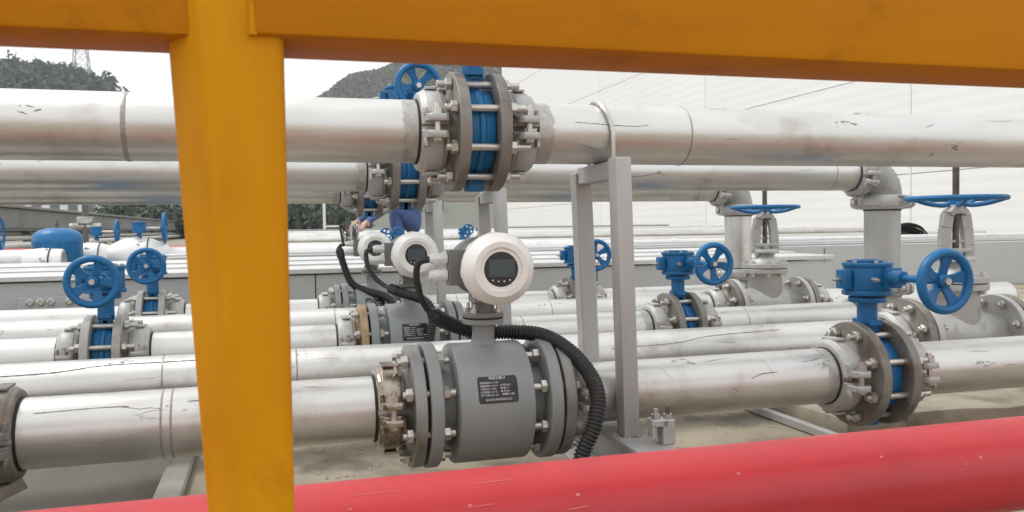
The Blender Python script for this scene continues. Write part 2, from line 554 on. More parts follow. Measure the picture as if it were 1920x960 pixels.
# ------------------------------------------------------------------ pipes
def pipe_marks(mb_hard, mb_soft, x0, x1, seed, dens=9.0):
    g = random.Random(seed)

    def strip(mb, x, a, L, slope, w):
        n = 4
        vs, fs = [], []
        for i in range(n + 1):
            t = i / n
            xx = x + L * t
            aa = a + slope * t + g.uniform(-.03, .03)
            ww = w * (0.35 + math.sin(PI * min(max(t, .08), .92))) * g.uniform(.6, 1.2)
            rr = r + 0.00035
            for sgn in (-1, 1):
                b = aa + sgn * ww / r / 2
                vs.append((xx, -rr * math.cos(b), rr * math.sin(b)))
        for i in range(n):
            fs.append((2 * i, 2 * i + 1, 2 * i + 3, 2 * i + 2))
        mb.add(vs, fs)

    for i in range(int((x1 - x0) * dens * .75)):
        x = g.uniform(x0 + .03, x1 - .06)
        a = g.uniform(-0.5, 1.35)
        if g.random() < 0.4:
            for q in range(g.randint(2, 11)):
                strip(mb_hard, x + g.uniform(0, .045), a + g.uniform(-.11, .11), g.uniform(.002, .014), g.uniform(-.08, .08), g.uniform(.0006, .0019))
        else:
            strip(mb_soft if g.random() < .6 else mb_hard, x, a, g.uniform(.015, .08), g.uniform(-.15, .15), g.uniform(.0004, .0011))


def make_pipe(x0, x1, y, z, label, seed, seams=(), marks=True, lines=(), m='pipe', rad=r, group=None, dens=9.0, bands=()):
    xm = (x0 + x1) / 2
    mb = MB().lathe((x0 - xm, 0, 0), (1, 0, 0), [(0, rad - 0.004), (0, rad), (x1 - x0, rad), (x1 - x0, rad - 0.004)], 48)
    p = mb.build('pipe', m, loc=(xm, y, z))
    tag(p, label, 'pipe', group)
    for sx in seams:
        w = 0.006 if sx == -0.222 else 0.0025
        MB().lathe((sx - xm - w, 0, 0), (1, 0, 0), [(0, rad - .001), (w * .6, rad + .0009), (w * 1.4, rad + .0009), (2 * w, rad - .001)], 48).build('weld_seam', 'seam', p)
    for bx in bands:
        g = random.Random(seed + int(bx * 1000))
        w0, w1 = [], []
        vs, fs = [], []
        nn = 48
        for i in range(nn):
            a = 2 * PI * i / nn
            for xx in (bx - .011 - g.uniform(0, .006), bx + .011 + g.uniform(0, .006)):
                vs.append((xx - xm, (rad + .0003) * math.cos(a), (rad + .0003) * math.sin(a)))
        for i in range(nn):
            j = (i + 1) % nn
            fs.append((2 * i, 2 * i + 1, 2 * j + 1, 2 * j))
        MB().add(vs, fs).build('brushed_band', 'brushed', p)
    if marks:
        h, s_ = MB(), MB()
        pipe_marks(h, s_, x0 - xm, x1 - xm, seed, dens)
        if h.v:
            h.build('scuff_marks', 'mark', p)['kind'] = 'stuff'
        if s_.v:
            s_.build('scuff_marks', 'mark_soft', p)['kind'] = 'stuff'
    for pts, w in lines:                 # longer marks: (x, angle above the front) polyline
        vs, fs = [], []
        rr = rad + 0.0005
        P = resample(spline([(a, b, 0) for a, b in pts], 10), 0.006)
        g = random.Random(seed + len(pts))
        for q in P:
            wv = w * g.uniform(.5, 1.3)
            for sgn in (-1, 1):
                b = q.y + sgn * wv / rad / 2
                vs.append((q.x - xm, -rr * math.cos(b), rr * math.sin(b)))
        for i in range(len(P) - 1):
            fs.append((2 * i, 2 * i + 1, 2 * i + 3, 2 * i + 2))
        MB().add(vs, fs).build('long_scratch', 'mark', p)
    return p


CO = 0.083          # coupling offset from a valve centre
CM = 0.178          # coupling offset from a meter centre
XEND = 2.6
XSTART = -1.75
E_ = 0.10           # elbow reach
for k in range(3):
    n = NEAR[k]
    y, z = ROWY[k], ZP
    xl = XLROW[k]
    make_pipe(xl + CO, XM - CM, y, z, f'silver steel pipe run left of the {n} flow meter', 10 + k, seams=((-0.175, -0.16) if k == 0 else (-0.1,)),
              lines=(([(-0.36, .75), (-0.27, .8), (-0.22, .78)], .0012), ([(-0.135, .82), (-0.09, .84), (-0.06, .84)], .0014)) if k == 0 else (), dens=14 if k == 0 else 8)
    make_pipe(XM + CM, XV - CO, y, z, f'silver steel pipe run between the {n} flow meter and its blue valve', 20 + k, seams=(0.70,) if k else (), bands=(XV - CO - .038,),
              lines=(([(.90, .28), (.925, .42), (.96, .44)], .0018), ([(.715, .9), (.73, .4), (.735, -.2)], .001), ([(.935, 1.0), (.945, .6), (.95, .45)], .0012)) if k == 0 else (), dens=13 if k == 0 else 8)
    make_pipe(XV + CO, XEND if k == 0 else XE - E_, y, z, f'silver steel pipe run right of the blue valve in the {n} metered row', 30 + k, seams=(1.43,) if k == 1 else (), dens=8)
    make_pipe(XSTART, (xl - CO) if k else xl + CO, y, z, f'silver steel pipe end running out of frame left in the {n} metered row', 40 + k, dens=6)
    yu, zu = UPY[k], UPZ[k]
    make_pipe(XSTART, XU - CO, yu, zu, f'silver steel pipe left of the blue valve on the {n} raised line', 50 + k, seams=(-0.222,) if k == 0 else (-0.9, -0.88), bands=(XU - CO - .04,),
              lines=(([(-.9, .5), (-.6, .4), (-.5, .45)], .002),) if k == 1 else (), dens=5 if k == 0 else 9)
    make_pipe(XU + CO, XEND if k == 0 else XE - E_, yu, zu, f'silver steel pipe right of the blue valve on the {n} raised line', 60 + k, seams=(0.79,) if k == 0 else (1.75,), bands=(XU + CO + .042,),
              lines=(([(.86, -.35), (1.05, -.3), (1.12, -.1), (1.14, -.2)], .0018),) if k == 1 else ((([(.55, .3), (.66, .2), (.7, .25)], .001),) if k == 0 else ()), dens=9)
for k in range(2):
    y = PLAINY[k]
    n = ('nearer', 'farther')[k]
    make_pipe(XSTART, XG - 0.225, y, ZP, f'{n} plain silver pipe running unbroken from the left to its gate valve', 70 + k, seams=(-0.22, 0.05) if k == 0 else (.2, .95),
              lines=(([(-.8, .62), (-.55, .72), (-.42, .78), (-.33, .98), (-.2, 1.0), (0.0, 1.05)], .0028), ([(.78, .45), (.95, .55), (1.05, .8), (1.25, .95)], .0016)) if k == 0 else (), dens=14 if k == 0 else 8)
    make_pipe(XG + 0.225, XEND + .4, y, ZP, f'silver pipe right of the {n} gate valve', 80 + k)


# ------------------------------------------------------------------ grooved couplings
def coupling_proto():
    t = thing('pipe_coupling', '', 'coupling', (0, 0, 0))
    prof = [(-.024, .0575), (-.024, .0685), (-.021, .0715), (-.0165, .0725), (-.0145, .0755), (.0145, .0755), (.0165, .0725), (.021, .0715), (.024, .0685), (.024, .0575)]
    for sg in (1, -1):
        mb = MB()
        u, v, w = basis((1, 0, 0))
        # u = ref x w with ref Z: (0,0,1)x(1,0,0) = (0,1,0); v = (0,0,1)
        a0, a1 = (R_(4), R_(176)) if sg > 0 else (R_(184), R_(356))
        mb.lathe((0, 0, 0), (1, 0, 0), prof, 26, a0, a1, closed=True)
        for fb in (-1, 1):
            lug = [(-.0225, fb * .060), (.0225, fb * .060), (.0195, fb * .090), (.012, fb * .100), (-.012, fb * .100), (-.0195, fb * .090)]
            mb.prism(lug, *sorted((sg * .0085, sg * .0205)))
            mb.prism([(-.0225, fb * .060), (-.0165, fb * .060), (-.0165, fb * .080), (-.0225, fb * .078)], *sorted((sg * .020, sg * .034)))
            mb.prism([(.0165, fb * .060), (.0225, fb * .060), (.0225, fb * .078), (.0165, fb * .080)], *sorted((sg * .020, sg * .034)))
        mb.box((0, 0, sg * .0765), (.022, .05, .005))
        mb.build('housing_half', 'cast', t, bevel=0.0012)
    for sx in (-1, 1):
        MB().ring((0, 0, 0), (1, 0, 0), .05, .0592, sx * .0262 - .0022, sx * .0262 + .0022, 40, .0004).build('seal', 'gasket', t)
    for fb in (-1, 1):
        b = MB().cyl((0, fb * 0.086, -0.024), (0, fb * 0.086, 0.040), 0.0056, 10).build('bolt', 'bolt', t)
        MB().cyl((0, fb * 0.086, 0.0207), (0, fb * 0.086, 0.0305), 0.0098, 6).build('nut', 'bolt', b)
        MB().lathe((0, fb * 0.086, -0.0207), (0, 0, -1), [(0, .0095), (.004, .009), (.007, .006), (.0075, 0)], 12).build('bolt_head', 'bolt', b)
    return t


CPL = coupling_proto()
_first = [True]


def coupling(loc, label, m=None, rot=None):
    if _first[0]:
        c = CPL
        _first[0] = False
        c.location = loc
        c['label'] = label
        c['group'] = 'grooved pipe couplings'
    else:
        c = dup(CPL, loc, label, 'grooved pipe couplings')
    if m:
        for ch in c.children:
            if ch.name.startswith('housing_half'):
                ch.data = ch.data.copy()
                ch.data.materials[0] = M[m]
    if rot:
        c.rotation_euler = rot
    return c


for k in range(3):
    n = NEAR[k]
    for side, sx in (('left', -1), ('right', 1)):
        coupling((XU + sx * CO, UPY[k], UPZ[k]), f'grey grooved coupling {side} of the blue valve on the {n} raised pipe', 'cast_light' if k == 0 and sx < 0 else None, rot=(R_(rng.uniform(-4, 4)), 0, 0))
        coupling((XV + sx * CO, ROWY[k], ZP), f'grey grooved coupling {side} of the right-hand blue valve in the {n} metered row', 'cast_light' if sx < 0 else None, rot=(R_(rng.uniform(-8, 3)), 0, 0))
        coupling((XM + sx * CM, ROWY[k], ZP), f'grooved coupling {side} of the {n} flow meter' + (', shiny and brownish' if k == 0 and sx < 0 else ''), 'wrapped' if k == 0 and sx < 0 else None, rot=(R_(rng.uniform(-4, 4)), 0, 0))
        if not (k == 0 and sx < 0):
            coupling((XLROW[k] + sx * CO, ROWY[k], ZP), f'grey grooved coupling {side} of the left-hand blue valve in the {n} metered row' if k else 'dark brownish coupling cut by the left frame edge', 'flange' if k == 0 else None, rot=(R_(rng.uniform(-6, 4)), 0, 0))
    if k:
        coupling((XE - E_, UPY[k], UPZ[k]), f'coupling at the top elbow inlet of the {n} riser', rot=(R_(12), 0, 0))
        coupling((XE, UPY[k], UPZ[k] - E_ + .004), f'ring coupling between top elbow and the {n} riser', 'cast_light', rot=(0, R_(90), R_(28)))
        coupling((XE, UPY[k], ZP + E_), f'coupling at the foot of the {n} riser', rot=(0, R_(90), R_(20)))
        coupling((XE - E_, ROWY[k], ZP), f'coupling at the low end of the {n} metered row before the riser', rot=(R_(5), 0, 0))
for k in range(2):
    n = ('nearer', 'farther')[k]
    for side, sx in (('left', -1), ('right', 1)):
        coupling((XG + sx * 0.225, PLAINY[k], ZP), f'grey coupling {side} of the {n} gate valve', 'cast_light', rot=(R_(6), 0, 0))

# ------------------------------------------------------------------ elbows and risers
for k in (1, 2):
    n = NEAR[k]
    for end, (z0, sz, y0) in (('top', (UPZ[k], -1, UPY[k])), ('foot', (ZP, 1, ROWY[k]))):
        e = thing('pipe_elbow', f'cast grey elbow at the {end} of the {n} riser', 'elbow', (XE, y0, z0), 'cast elbows of the risers')
        R = 0.078
        pts = [(-E_, 0, 0)]
        for i in range(11):
            a = PI / 2 * i / 10
            pts.append((-R + R * math.sin(a), 0, sz * (R - R * math.cos(a))))
        pts.append((0, 0, sz * E_))
        MB().tube(pts, [.058] + [.061] * 11 + [.058], 32).build('elbow_body', 'cast', e)
        mk = MB()
        for i in range(5):               # raised casting marks, too worn to read
            a = PI / 4 + (i - 2) * 0.16
            c = Vector((-R + (R + .061 * .72) * math.sin(a), -.061 * .69, sz * (R - (R + .061 * .72) * math.cos(a))))
            mk.box(c, (.008, .003, .004), Matrix.Rotation(-sz * a, 3, 'Y'))
        mk.build('casting_marks', 'cast_light', e)
    yz = (UPY[k] + ROWY[k]) / 2
    mb = MB().cyl((0, 0, 0), (0, 0, UPZ[k] - ZP - 2 * E_), r, 40)
    rp = mb.build('riser_pipe', 'riser' if k == 1 else 'pipe', loc=(XE, UPY[k], ZP + E_))
    tag(rp, f'vertical {"dull grey" if k == 1 else "pale silver"} riser pipe of the {n} row joining its two levels', 'pipe', 'vertical riser pipes')

# ------------------------------------------------------------------ butterfly valves
def hand_wheel_mesh(Rw=0.063, tr=0.0088, spokes=5):
    mb = MB()
    prof = [(tr * 1.15 * math.sin(a), Rw - tr + tr * math.cos(a)) for a in [2 * PI * i / 10 for i in range(10)]]
    mb.lathe((0, 0, 0), (0, -1, 0), prof, 40, closed=True)
    for i in range(spokes):
        a = 2 * PI * i / spokes
        ca, sa = math.cos(a), math.sin(a)
        vs = []
        for rr, w, yy, th in ((0.008, .018, .010, .009), (0.028, .0165, .006, .008), (Rw - tr, .031, 0.0, .007)):
            for sw, st in ((-1, -1), (1, -1), (1, 1), (-1, 1)):
                px, pz = rr * ca - sw * w / 2 * sa, rr * sa + sw * w / 2 * ca
                vs.append((px, yy + st * th / 2, pz))
        fs = [(3, 2, 1, 0), (8, 9, 10, 11)]
        for j in (0, 4):
            fs += [(j, j + 1, j + 5, j + 4), (j + 1, j + 2, j + 6, j + 5), (j + 2, j + 3, j + 7, j + 6), (j + 3, j, j + 4, j + 7)]
        mb.add(vs, fs)
    mb.cyl((0, -.004, 0), (0, .022, 0), .0135, 16, c=.002)
    return mb.mesh('handwheel', 'blue', bevel=0.0012)


WHEEL = hand_wheel_mesh()


def flange_mesh(m, th=.020, R=.109, bore=.05, hub=1):
    """ring flange from x=0 to x=hub*th with a short hub on the far side"""
    s_ = 1 if hub > 0 else -1
    mb = MB()
    mb.lathe((0, 0, 0), (s_, 0, 0), [(0, bore), (0, R - .0015), (.0015, R), (th - .0015, R), (th, R - .0015), (th, .075), (th + .006, .066), (th + .012, .0605), (th + .030, .059), (th + .030, bore)], 48, closed=True)
    return mb.mesh('flange', m)


FL_L = flange_mesh('flange', hub=-1)
FL_R = flange_mesh('flange', hub=1)


def nut_mesh():
    return MB().lathe((0, 0, 0), (1, 0, 0), [(-.006, 0), (-.006, .0105), (-.0048, .0122), (.0048, .0122), (.006, .0105), (.006, 0)], 6).mesh('nut', 'bolt')


NUT = nut_mesh()


def studs(t, x0, x1, nut_xs, Rb=.0895, n=8, phase=PI / 8, m='bolt', rad=.0068, name='stud', jitter=0.0):
    base = {}
    for i in range(n):
        a = phase + 2 * PI * i / n
        y, z = -Rb * math.cos(a), Rb * math.sin(a)
        j = rng.uniform(-jitter, jitter)
        if 'rod' not in base:
            base['rod'] = MB().cyl((x0, 0, 0), (x1, 0, 0), rad, 12, c=.001).mesh(name, m)
        b = link(name, base['rod'], t, (j, y, z))
        for nx_ in nut_xs:
            q = link('nut', NUT, b, (nx_ - j, 0, 0))
            q.rotation_euler = (rng.uniform(0, 1), 0, 0)


def valve_proto():
    t = thing('butterfly_valve', '', 'valve', (0, 0, 0))
    w = .026
    mb = MB().lathe((0, 0, 0), (1, 0, 0), [(-w, .05), (-w, .074), (-w + .004, .0785), (-.006, .0785), (-.005, .0825), (.005, .0825), (.006, .0785), (w - .004, .0785), (w, .074), (w, .05)], 44, closed=True)
    for sz in (1, -1):                  # ribs top and bottom
        mb.box((0, -.012, sz * .094), (.012, .012, .03))
        mb.box((0, .012, sz * .094), (.012, .012, .03))
        mb.box((0, 0, sz * .098), (.03, .036, .022))
    mb.build('body', 'blue', t, bevel=.0012)
    link('flange', FL_L, t, (-w - .0005, 0, 0))
    link('flange', FL_R, t, (w + .0005, 0, 0))
    for sx in (-1, 1):
        MB().cyl((sx * .050, 0, 0), (sx * .083, 0, 0), .0565, 32).build('stub', 'flange', t)  # dark steel puts the shade between flanges into the stub colour
    studs(t, -.074, .080, (-.0535, .0535), jitter=.006)
    nk = MB().cyl((0, 0, .095), (0, 0, .162), .0205, 20)
    nk.lathe((0, 0, .150), (0, 0, 1), [(0, .02), (0, .036), (.002, .038), (.011, .038), (.012, .036), (.012, .02)], 24)
    nk.box((0, 0, .108), (.03, .058, .012))
    nk.build('neck', 'blue', t, bevel=.001)
    gb = MB()
    oct_ = [(.052 * math.cos(a) * (1.0 if abs(math.cos(a)) > .3 else .96), .050 * math.sin(a)) for a in [R_(22.5 + 30 * i) for i in range(12)]]
    gb.prism(oct_, .1655, .176)
    oct2 = [(x * .93, y * .93) for x, y in oct_]
    gb.prism(oct2, .1755, .226)
    gb.prism(oct_, .2255, .234)
    gb.box((.018, -.005, .203), (.034, .115, .042))
    gb.box((-.058, 0, .20), (.018, .030, .040))
    gbo = gb.build('gearbox', 'blue', t, bevel=.002, segs=2)
    MB().lathe((-.004, 0, .2335), (0, 0, 1), [(0, .034), (.005, .034), (.006, .032), (.006, .026), (.003, .025), (.003, 0)], 24).build('indicator_cap', 'blue', gbo)
    for px, py, ax in ((-.0665, 0, (-1, 0, 0)), (-.022, -.045, (0, -1, 0))):
        u = Vector(ax)
        MB().cyl(Vector((px, py, .2)), Vector((px, py, .2)) + u * .013, .0055, 6).cyl(Vector((px, py, .2)) + u * .012, Vector((px, py, .2)) + u * .02, .003, 8).build('stop_screw', 'bolt', gbo)
    for i in range(6):
        a = R_(15 + 60 * i)
        MB().cyl((.041 * math.cos(a), .041 * math.sin(a), .2335), (.041 * math.cos(a), .041 * math.sin(a), .2385), .0042, 6).build('cap_screw', 'bolt', gbo)
    MB().cyl((.008, -.0615, .205), (.008, -.098, .205), .0145, 18, c=.002).cyl((.008, -.095, .205), (.008, -.205, .205), .0075, 12).build('worm_shaft', 'blue', t)
    wh = link('handwheel', WHEEL, t, (.008, -.205, .205))
    MB().cyl((0, -.0042, 0), (0, -.010, 0), .007, 6).build('wheel_nut', 'bolt', wh)
    return t


VAL = valve_proto()
first = True
spots = []
for k in range(3):
    n = NEAR[k]
    spots.append(((XU, UPY[k], UPZ[k]), f'blue butterfly valve clamped between flanges on the {n} raised pipe'))
    spots.append(((XV, ROWY[k], ZP), f'blue butterfly valve with handwheel right of the {n} flow meter'))
    if k:
        spots.append(((XLROW[k], ROWY[k], ZP), f'blue butterfly valve with handwheel in the {n} metered row, left of the orange post'))
for i, (loc, lb) in enumerate(spots):
    if i == 0:
        v = VAL
        v.location = loc
        v['label'] = lb
        v['group'] = 'blue butterfly valves'
    else:
        v = dup(VAL, loc, lb, 'blue butterfly valves')
    a = rng.uniform(0, 6.28)
    for ch in v.children:
        if ch.name.startswith('handwheel'):
            ch.rotation_euler = (0, a, 0)
            if abs(loc[0] - XV) < .01:
                ch.rotation_euler = (0, R_(50) + .2 * i, 0)
        if loc[1] > 2.3 and ch.name.startswith('flange') and loc[2] < H and loc[0] < 0:
            ch.data = ch.data.copy()
            ch.data.materials[0] = M['flange_light']


# ------------------------------------------------------------------ flow meters
def plate_text_mesh():
    rows = [('电磁流量计', 0.0, .0178, .0062, 'CENTER'),
            ('型号规格:DC-100B', -.032, .0105, .0041, 'LEFT'),
            ('流量范围:0-200m3', -.032, .0050, .0041, 'LEFT'), ('电 源:220V', .004, .0055, .0041, 'LEFT'),
            ('公称压力:1.6MPa', -.032, -.0003, .0041, 'LEFT'), ('精 度:0.5', .004, .0002, .0041, 'LEFT'),
            ('介质温度:≤120℃', -.032, -.0056, .0041, 'LEFT'), ('编 号:208', .004, -.0051, .0041, 'LEFT'),
            ('生产日期:2021.2.8', -.032, -.0109, .0041, 'LEFT'), ('准确度:0.5级', .006, -.0104, .0041, 'LEFT'),
            ('自动化仪表科技有限公司', 0.0, -.0190, .0043, 'CENTER')]
    out = MB()
    for tx, x, y, size, al in rows:
        cu = bpy.data.curves.new('print', 'FONT')
        cu.body = tx
        cu.size = size
        cu.align_x = al
        cu.resolution_u = 1
        ob = bpy.data.objects.new('print', cu)
        COL.objects.link(ob)
        dg = bpy.context.evaluated_depsgraph_get()
        me = bpy.data.meshes.new_from_object(ob.evaluated_get(dg))
        out.add([(v.co.x + x, v.co.y + y, 0) for v in me.vertices], [tuple(p.vertices) for p in me.polygons])
        bpy.data.objects.remove(ob)
        bpy.data.curves.remove(cu)
        bpy.data.meshes.remove(me)
    return out


RB = .108


def on_body(x, y, dr, a0=R_(21)):
    a = a0 + y / RB
    return (x, -(RB + dr) * math.cos(a), (RB + dr) * math.sin(a))


def meter_proto():
    t = thing('flow_meter', '', 'flow meter', (0, 0, 0))
    c = .006
    mb = MB().lathe((0, 0, 0), (1, 0, 0), [(-.068, .055), (-.068, RB - c), (-.0665, RB - .002), (-.063, RB), (.063, RB), (.0665, RB - .002), (.068, RB - c), (.068, .055)], 64, closed=True)
    mb.cyl((-.116, 0, 0), (.116, 0, 0), .066, 40)
    mb.build('measuring_tube', 'meter', t)
    for sx in (-1, 1):
        MB().ring((0, 0, 0), (1, 0, 0), .06, .112, min(sx * .096, sx * .118), max(sx * .096, sx * .118), 56, .0015).build('meter_flange', 'meter', t)
        MB().ring((0, 0, 0), (1, 0, 0), .05, .088, min(sx * .1185, sx * .1235), max(sx * .1185, sx * .1235), 40, .0005).build('gasket', 'gasket', t)
        f = link('adapter_flange', FL_R if sx > 0 else FL_L, t, (sx * .124, 0, 0))
        MB().cyl((sx * .15, 0, 0), (sx * .178, 0, 0), .0565, 32).build('stub', 'cast', t)
        x0, x1 = (.070, .162) if sx > 0 else (-.162, -.070)
        studs(t, x0, x1, ((.088, .152) if sx > 0 else (-.152, -.088)), Rb=.091, jitter=.003, rad=.0068)
    # nameplate, bent round the body
    px, py = .0355, .0235
    vs, fs = [], []
    n = 8
    for j in range(n + 1):
        y = -py + 2 * py * j / n
        ins = .002 if j in (0, n) else 0
        for x in (-px + ins, px - ins):
            vs.append(on_body(x, y, .0008))
    for j in range(n):
        fs.append((2 * j, 2 * j + 1, 2 * j + 3, 2 * j + 2))
    pl = MB().add(vs, fs).build('nameplate', 'plate', t)
    tx = plate_text_mesh()
    tx.v = [on_body(x, y, .0012) for x, y, z in tx.v]
    tx.build('lettering', 'text', pl)
    # neck and its flange
    nk = MB().cyl((0, 0, .10), (0, 0, .146), .0205, 28)
    nk.lathe((0, 0, .100), (0, 0, 1), [(0, .030), (.008, .024), (.014, .0206)], 28)
    nk.ring((0, 0, 0), (0, 0, 1), .01, .0385, .143, .152, 32, .001)
    nk.build('neck', 'meter', t)
    MB().ring((0, 0, 0), (0, 0, 1), .01, .0375, .1524, .1545, 32, .0004).build('gasket', 'gasket', t)
    up = MB().ring((0, 0, 0), (0, 0, 1), .01, .0385, .155, .164, 32, .001)
    up.cyl((0, 0, .16), (0, 0, .200), .0215, 24)
    up.box((0, -.0235, .181), (.012, .008, .012))
    up.build('head_neck', 'meter_dark', t, bevel=.0006)
    for i in range(4):
        a = R_(45 + 90 * i)
        b = MB().cyl((.0315 * math.cos(a), .0315 * math.sin(a), .1645), (.0315 * math.cos(a), .0315 * math.sin(a), .180), .0032, 8).cyl((.0315 * math.cos(a), .0315 * math.sin(a), .1642), (.0315 * math.cos(a), .0315 * math.sin(a), .1705), .0062, 6)
        b.build('neck_bolt', 'bolt', t)
    # converter head: axis towards the viewer (-Y)
    hc = Vector((0.002, -.042, .2475))
    hs = MB()
    hs.lathe(hc + Vector((0, .112, 0)), (0, -1, 0), [(0, 0), (0, .046), (.006, .052), (.03, .0545), (.055, .0545), (.06, .050), (.12, .050), (.135, .057), (.157, .057), (.157, 0)], 48)
    hs.box(hc + Vector((-.052, .034, 0.0)), (.034, .034, .064))
    hs.box(hc + Vector((0, .034, -.052)), (.05, .05, .026))
    hs.build('head_housing', 'meter_dark', t, bevel=.001)
    cv = MB()
    cv.lathe(hc + Vector((0, -.046, 0)), (0, -1, 0), [(0, .056), (0, .0608), (.003, .0625), (.022, .0625), (.026, .061), (.0365, .0505), (.0405, .047), (.0405, .0375), (.037, .0352), (.037, .030)], 64)
    for i in range(8):                  # grip lugs round the screw cover
        a = 2 * PI * i / 8 + .13
        m3 = Matrix.Rotation(-a, 3, 'Y')
        cv.box(hc + Vector((.0625 * math.cos(a), -.046 - .0115, .0625 * math.sin(a))), (.0022, .015, .0125), m3)
    cover = cv.build('screw_cover', 'enamel', t, angle=40)
    yf = hc.y - .046 - .0368
    dl = MB().cyl((hc.x, yf + .004, hc.z), (hc.x, yf, hc.z), .0353, 48).build('display_lens', 'lens', cover)
    MB().box((hc.x + .001, yf - .0004, hc.z + .002), (.046, .0008, .030)).build('screen_frame', 'lcd_edge', dl)
    MB().box((hc.x - .001, yf - .0011, hc.z + .0015), (.040, .0008, .0235)).build('screen', 'lcd', dl)
    for i in range(4):
        MB().cyl((hc.x - .015 + .010 * i, yf - .0002, hc.z - .0185 - (.002 if i in (1, 2) else 0)), (hc.x - .015 + .010 * i, yf - .001, hc.z - .0185 - (.002 if i in (1, 2) else 0)), .0014, 10).build('button', 'plastic_white', dl)
    for dz in (.016, -.014):
        g = MB().cyl(hc + Vector((-.070, .034, dz)), hc + Vector((-.078, .034, dz)), .0125, 20)
        g.cyl(hc + Vector((-.077, .034, dz)), hc + Vector((-.0945, .034, dz)), .0122, 6, c=.0012)
        g.cyl(hc + Vector((-.094, .034, dz)), hc + Vector((-.102, .034, dz)), .0095, 16, r2=.0075)
        g.build('cable_gland', 'plastic_white', t, bevel=.0006)
    return t


MET = meter_proto()
MET.location = (XM, ROWY[0], ZP)
MET['label'] = 'large grey flow meter with white round display head, nearest of the three'
MET['group'] = 'flow meters'
m2 = dup(MET, (XM, ROWY[1], ZP), 'grey flow meter with white display head and rusty flange ring, second in depth', 'flow meters')
m3 = dup(MET, (XM, ROWY[2], ZP), 'smallest-looking grey flow meter with white display head, farthest of the three', 'flow meters')
_fl = {}
for mt in (MET, m2, m3):
    for ch in mt.children:
        if ch.name.startswith('adapter_flange'):
            key = ch.location.x > 0
            if key not in _fl:
                _fl[key] = ch.data.copy()
                _fl[key].materials[0] = M['flange_grey']
            ch.data = _fl[key]
for ch in m2.children:
    if ch.name.startswith('adapter_flange') and ch.location.x < 0:
        ch.data = ch.data.copy()
        ch.data.materials[0] = M['flange_rust']


def conduit(pts, r0, r1, split, label, pitch=.0066):
    """a cable that enters a corrugated sleeve at the fraction `split`"""
    P = resample(spline(pts, 14), pitch / 4)
    n = len(P)
    k = int(n * split)
    t = thing('cable_conduit', label, 'conduit', P[k], 'black cable conduits of the flow meters')
    o = P[k]
    MB().tube([p - o for p in P[:k + 6]], r0, 10).build('cable', 'black', t)
    rs = [r1 * (1.0 if i % 4 < 2 else .80) for i in range(n - k)]
    MB().tube([p - o for p in P[k:]], rs, 14).build('corrugated_sleeve', 'black', t, angle=80)
    tape = [p - o for p in P[max(0, k - 14):k + 12]]
    MB().tube(tape, [r0 + (r1 * 1.06 - r0) * min(1, i / 9) for i in range(len(tape))], 12).build('tape_wrap', 'black', t)
    return t


gx0, gz0 = XM + .004 - .102, ZP + .2475
conduit([(gx0, 1.492, gz0 + .016), (gx0 - .022, 1.492, gz0 + .008), (.254, 1.50, H - .104), (.276, 1.52, H - .150), (.322, 1.545, H - .180), (.378, 1.553, H - .199),
         (.43, 1.535, H - .199), (.485, 1.49, H - .203), (.521, 1.44, H - .228), (.543, 1.40, H - .264), (.547, 1.37, H - .300), (.531, 1.35, H - .346), (.505, 1.345, H - .40), (.495, 1.345, .005)],
        .0062, .0145, .2, 'black corrugated conduit curling from the nearest flow meter head down to the floor')
conduit([(gx0, 2.352, gz0 + .016), (gx0 - .02, 2.35, gz0 + .006), (.262, 2.34, H - .112), (.292, 2.32, H - .150), (.335, 2.27, H - .172), (.395, 2.23, H - .195), (.415, 2.22, H - .235), (.405, 2.215, H - .30), (.40, 2.215, H - .36), (.40, 2.2, .005)],
        .0065, .0135, .3, 'black cable conduit hanging in front of the second flow meter')
conduit([(gx0, 3.252, gz0 + .016), (gx0 - .022, 3.25, gz0), (.272, 3.24, H - .15), (.296, 3.23, H - .205), (.34, 3.2, H - .232), (.42, 3.13, H - .26), (.44, 3.11, H - .34), (.44, 3.1, .005)],
        .007, .0145, .08, 'black cable conduit looping from the farthest flow meter head')


